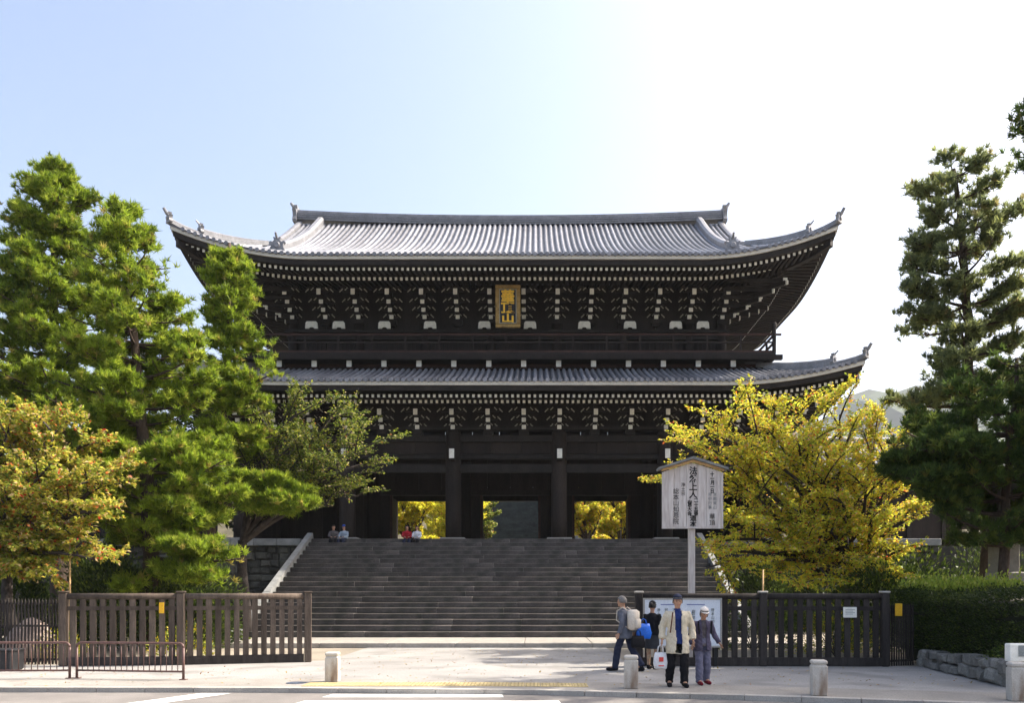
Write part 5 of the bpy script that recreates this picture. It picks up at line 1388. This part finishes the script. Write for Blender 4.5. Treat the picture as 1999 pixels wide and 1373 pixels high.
            bm.transform(HM); me = bpy.data.meshes.new(nm); bm.to_mesh(me); bm.free()
            o = link(nm, me, mt, T, True); q = o.modifiers.new('t', 'SOLIDIFY'); q.thickness = .007; q.offset = 1
        elif kind == 'collar':
            _, nm, mt = it
            nk = j['neck']; mb = MB()
            mb.tube([nk + Vector((0, 0, -.035 * k)), nk + Vector((0, .004, .02 * k))], [.072 * k, .060 * k], 14, False); mb.build(nm, mt, T, True, local=True)
    return T, j

def bag(name, label, loc, w, d, h, m, handle=.12, rz=0.0, bulge=.12, mark=None):
    T = thing(name, loc, label, "bag", None, rz); mb = MB(); n = 16; vs = []
    rings = [(0, .82), (.04, .95), (.35, 1 + bulge), (.7, 1.0), (1.0, .86)]
    for t, s_ in rings:
        for q in range(n):
            a = 6.283 * q / n; c_, s2 = math.cos(a), math.sin(a)
            x = math.copysign(abs(c_) ** .55, c_) * w / 2 * s_; y = math.copysign(abs(s2) ** .55, s2) * d / 2 * s_ * (1 - .55 * t)
            vs.append((x, y, t * h + .008 * math.sin(a * 3 + t * 9)))
    fs = [(r * n + q, r * n + (q + 1) % n, (r + 1) * n + (q + 1) % n, (r + 1) * n + q) for r in range(len(rings) - 1) for q in range(n)]
    fs += [tuple(range(n - 1, -1, -1)), tuple(range((len(rings) - 1) * n, len(rings) * n))]
    mb.add(vs, fs); mb.build('bag_body', m, T, True, local=True)
    for s_ in (-1, 1):
        y = s_ * d * .18
        MB().tube([(-w * .22, y, h - .01), (-w * .16, y * .6, h + handle * .7), (0, y * .15, h + handle), (w * .16, y * .6, h + handle * .7), (w * .22, y, h - .01)], .007, 6).build('handle', m, T, True, local=True)
    if mark:
        for (za, zb, ww) in ((.45, .72, .34), (.16, .22, .42)):
            MB().cbox((0, -d / 2 * 1.0 - .004, h * (za + zb) / 2), (w * ww, .006, h * (zb - za)), .002).build('red_print', mark, T, local=True)
    return T

M_BEIGE = cloth('beige_jacket_cloth', (.56, .50, .38)); M_NAVYC = cloth('navy_shirt_cloth', (.018, .035, .13)); M_BLK = cloth('black_cloth', (.013, .013, .015))
M_CHAR = cloth('charcoal_cloth', (.04, .042, .048)); M_GREYJ = cloth('blue_grey_suit_cloth', (.11, .12, .15)); M_CREAM = cloth('cream_canvas', (.60, .54, .46)); M_DNAVY = cloth('dark_navy_cloth', (.025, .03, .055))
M_PURP = cloth('purple_grey_cloth', (.085, .075, .115)); M_LAV = cloth('lavender_grey_cloth', (.14, .14, .20)); M_KNIT = cloth('grey_knit', (.10, .09, .095))
M_REDS = cloth('dark_red_leather', (.16, .02, .03)); M_HAT = cloth('white_hat_cloth', (.72, .66, .60)); M_BLUEB = mat('blue_plastic', (.01, .13, .62), .2, 6, .35, .2); M_WBAG = mat('white_plastic', (.70, .70, .72), .06, 6, .4, .3)
M_REDP = mat('red_print', (.65, .06, .05), .1, 6, .5, 0); M_REDT = cloth('red_sweater', (.32, .02, .03)); M_WHT = cloth('white_shirt', (.62, .63, .68)); M_LBLUE = cloth('pale_blue_shirt', (.30, .36, .44)); M_BCAP = cloth('blue_cap_cloth', (.03, .08, .38)); M_STK = mat('stockings', (.42, .30, .20), .1, 9, .6, .02)
M_BRSTR = cloth('brown_strap', (.10, .035, .02))

# man in the beige jacket, walking towards the camera
Y = 15.35; X = PX(1323, Y)
T, j = person("man in beige jacket, navy shirt and dark cap walking with a white bag", (X, Y, 0), 0, 1.72,
    dict(knL=(.115, -.07, .50), anL=(.115, -.06, .10), toL=(.13, -.22, .045), knR=(-.12, .0, .49), anR=(-.135, .10, .105), toR=(-.15, -.05, .035), elL=(.275, .05, 1.11), wrL=(.285, -.02, .87), elR=(-.275, .04, 1.11), wrR=(-.29, -.03, .88)),
    [('trousers', 'trousers', M_BLK, .012, 1.09), ('shoes', M_BLK), ('top', 'shirt', M_NAVYC, .80, .018, .3, 0), ('collar', 'collar', M_NAVYC), ('top', 'jacket', M_BEIGE, .62, .040, .95, .062), ('cap', 'cap', M_DNAVY, .055, 1.0)], hair=M_GHAIR)
MB().beam((-.115, -.17, 1.40), (-.165, -.185, 1.02), .03, .012).build('shoulder_strap', M_BRSTR, T, local=True)
q = j['wrR']
bag('shopping_bag', "white plastic shopping bag with red print in the walking man's hand", (X + q.x - .03, Y + q.y + .01, .345), .25, .13, .30, M_WBAG, .15, .1, .08, M_REDP)
# elderly woman beside him
Y = 15.75; X = PX(1371, Y)
T2, j2 = person("elderly woman in purple-grey jacket, white sun hat and red shoes", (X, Y, 0), .12, 1.50,
    dict(waist=(.0, -.01, 1.08), chest=(0, -.04, 1.27), neck=(0, -.08, 1.42), head=(.005, -.13, 1.545), shL=(.170, -.03, 1.335), shR=(-.170, -.03, 1.335), elL=(.27, .02, 1.10), wrL=(.37, -.06, .90), elR=(-.25, .01, 1.10), wrR=(-.25, -.08, .87),
         knL=(.11, -.02, .49), anL=(.13, .12, .11), toL=(.15, -.03, .04), knR=(-.08, -.06, .5), anR=(-.085, -.06, .09), toR=(-.09, -.22, .04)),
    [('trousers', 'trousers', M_LAV, .014, 1.09), ('shoes', M_REDS), ('top', 'sweater', M_KNIT, .84, .008, .3, 0), ('top', 'jacket', M_PURP, .74, .028, .97, .05), ('cap', 'sun_hat', M_HAT, .05, 1.05)], hair=M_GHAIR, hair_style='bob', pitch=.28)
for sx_ in (-1, 1):
    MB().beam((sx_ * .13, -.17, 1.22), (sx_ * .115, -.19, .98), .035, .012).build('backpack_strap', M_BLK, T2, local=True)
# woman in black at the notice board
Y = 18.9; X = PX(1274, Y)
T3, j3 = person("woman in black dress and hat facing the notice board with blue bag", (X, Y, 0), math.pi - .5, 1.56,
    dict(elL=(.23, -.10, 1.12), wrL=(.16, -.30, 1.10), elR=(-.24, .02, 1.10), wrR=(-.25, -.06, .87), anL=(.09, .02, .09), toL=(.10, -.14, .04), anR=(-.08, .05, .10), toR=(-.10, -.11, .04)),
    [('top', 'dress_top', M_BLK, .86, .014, .95, 0), ('skirt', 'dress_skirt', M_CHAR, .52), ('trousers', 'stockings', M_STK, -.002, 1.0), ('shoes', M_BLK), ('cap', 'hat', M_BLK, .035, 1.05)], hair_style='bun')
bag('blue_bag', "bright blue carrier bag held by the woman in black", (PX(1257, 18.55), 18.6, .72), .34, .17, .34, M_BLUEB, .12, .2, .15)
# man in the suit walking away to the left with a cream rucksack
Y = 18.4; X = PX(1221, Y)
T4, j4 = person("man in blue-grey suit with cream rucksack striding past the fence post", (X, Y, 0), -math.pi / 2 - .55, 1.70,
    dict(chest=(0, -.03, 1.27), neck=(0, -.05, 1.42), head=(0, -.085, 1.565), shL=(.172, -.02, 1.34), shR=(-.172, -.02, 1.34), elL=(.24, .04, 1.10), wrL=(.25, -.04, .86), elR=(-.24, .10, 1.11), wrR=(-.25, .10, .87),
         knL=(.10, -.14, .50), anL=(.10, -.20, .10), toL=(.10, -.37, .045), knR=(-.09, .12, .50), anR=(-.09, .36, .16), toR=(-.10, .24, .045)),
    [('trousers', 'trousers', M_DNAVY, .010, 1.09), ('shoes', M_BLK), ('top', 'suit_jacket', M_GREYJ, .74, .018, .97, 0)], hair=M_GHAIR)
rk = thing('rucksack', (X, Y, 0), "cream canvas rucksack on the back of the suited man", "rucksack", None, -math.pi / 2 - .55)
MB().cbox((0, .20, 1.16), (.33, .19, .46), .05).build('pack', M_CREAM, rk, True, local=True)
MB().cbox((0, .31, 1.08), (.24, .07, .22), .025).build('front_pocket', M_CREAM, rk, True, local=True)
for sx_ in (-1, 1): MB().tube([(sx_ * .11, .12, 1.36), (sx_ * .12, .0, 1.44), (sx_ * .125, -.14, 1.36), (sx_ * .14, -.15, 1.15), (sx_ * .13, .1, 1.0)], .014, 6).build('strap', M_CREAM, rk, True, local=True)
bag('dark_bag', "dark hand bag carried by the suited man", (X + .27, Y - .12, .54), .32, .12, .26, M_BLK, .14, .3, .05)

# people sitting at the top of the steps
SEAT = TZ - RISE
def sitter(label, px, Y, H, face, outfit, **kw):
    sit = dict(pel=(0, .0, .12), waist=(0, .01, .28), chest=(0, -.02, .47), neck=(0, -.05, .62), head=(0, -.075, .755), shL=(.165, -.03, .53), shR=(-.165, -.03, .53), elL=(.22, -.14, .33), wrL=(.12, -.34, .28), elR=(-.22, -.14, .33), wrR=(-.10, -.35, .28),
               hiL=(.09, -.02, .10), knL=(.12, -.43, .12), anL=(.12, -.44, -.30), toL=(.12, -.58, -.375), hiR=(-.09, -.02, .10), knR=(-.12, -.43, .12), anR=(-.12, -.44, -.30), toR=(-.12, -.58, -.375))
    return person(label, (PX(px, Y), Y, SEAT + .01), face, H, sit, outfit, vox=.019, hands=True, **kw)
ys = 39.3 - RUN * .45
sitter("person in grey top sitting on the top step near the side slab", 652, ys, 1.68, .15, [('trousers', 'trousers', M_BLK, .012, 1.09), ('shoes', M_BLK), ('top', 'jacket', M_KNIT, None, .018, .97, 0)])
sitter("person in pale blue shirt and blue cap sitting on the top step", 673, ys, 1.66, -.2, [('trousers', 'trousers', M_DNAVY, .012, 1.0), ('shoes', M_BLK), ('top', 'shirt', M_LBLUE, None, .016, .97, 0), ('cap', 'cap', M_BCAP, .06, 1.0)])
sitter("person in red sweater sitting on the top step", 795, ys, 1.66, .1, [('trousers', 'trousers', M_DNAVY, .012, 1.0), ('shoes', M_WHT), ('top', 'sweater', M_REDT, None, .02, .97, 0)])
sitter("person in white shirt sitting next to the red sweater on the top step", 815, ys, 1.62, -.15, [('trousers', 'trousers', M_BLK, .012, 1.09), ('shoes', M_WHT), ('top', 'shirt', M_WHT, None, .016, .97, 0)])

# ------------------------------------------------------------------ hazy air over the whole place
hz = bpy.data.materials.new('hazy_air'); hz.use_nodes = True; hn = hz.node_tree; hn.nodes.clear()
hv = hn.nodes.new('ShaderNodeVolumePrincipled'); hv.inputs['Color'].default_value = (.86, .91, 1.0, 1); hv.inputs['Density'].default_value = .00014; hv.inputs['Anisotropy'].default_value = .0
hout = hn.nodes.new('ShaderNodeOutputMaterial'); hn.links.new(hv.outputs[0], hout.inputs['Volume'])
hb_ = MB().span(-3900, 3900, -420, 4200, -1.6, 470); hzo = hb_.build('haze', hz); hzo["kind"] = "stuff"
S.cycles.volume_bounces = 0
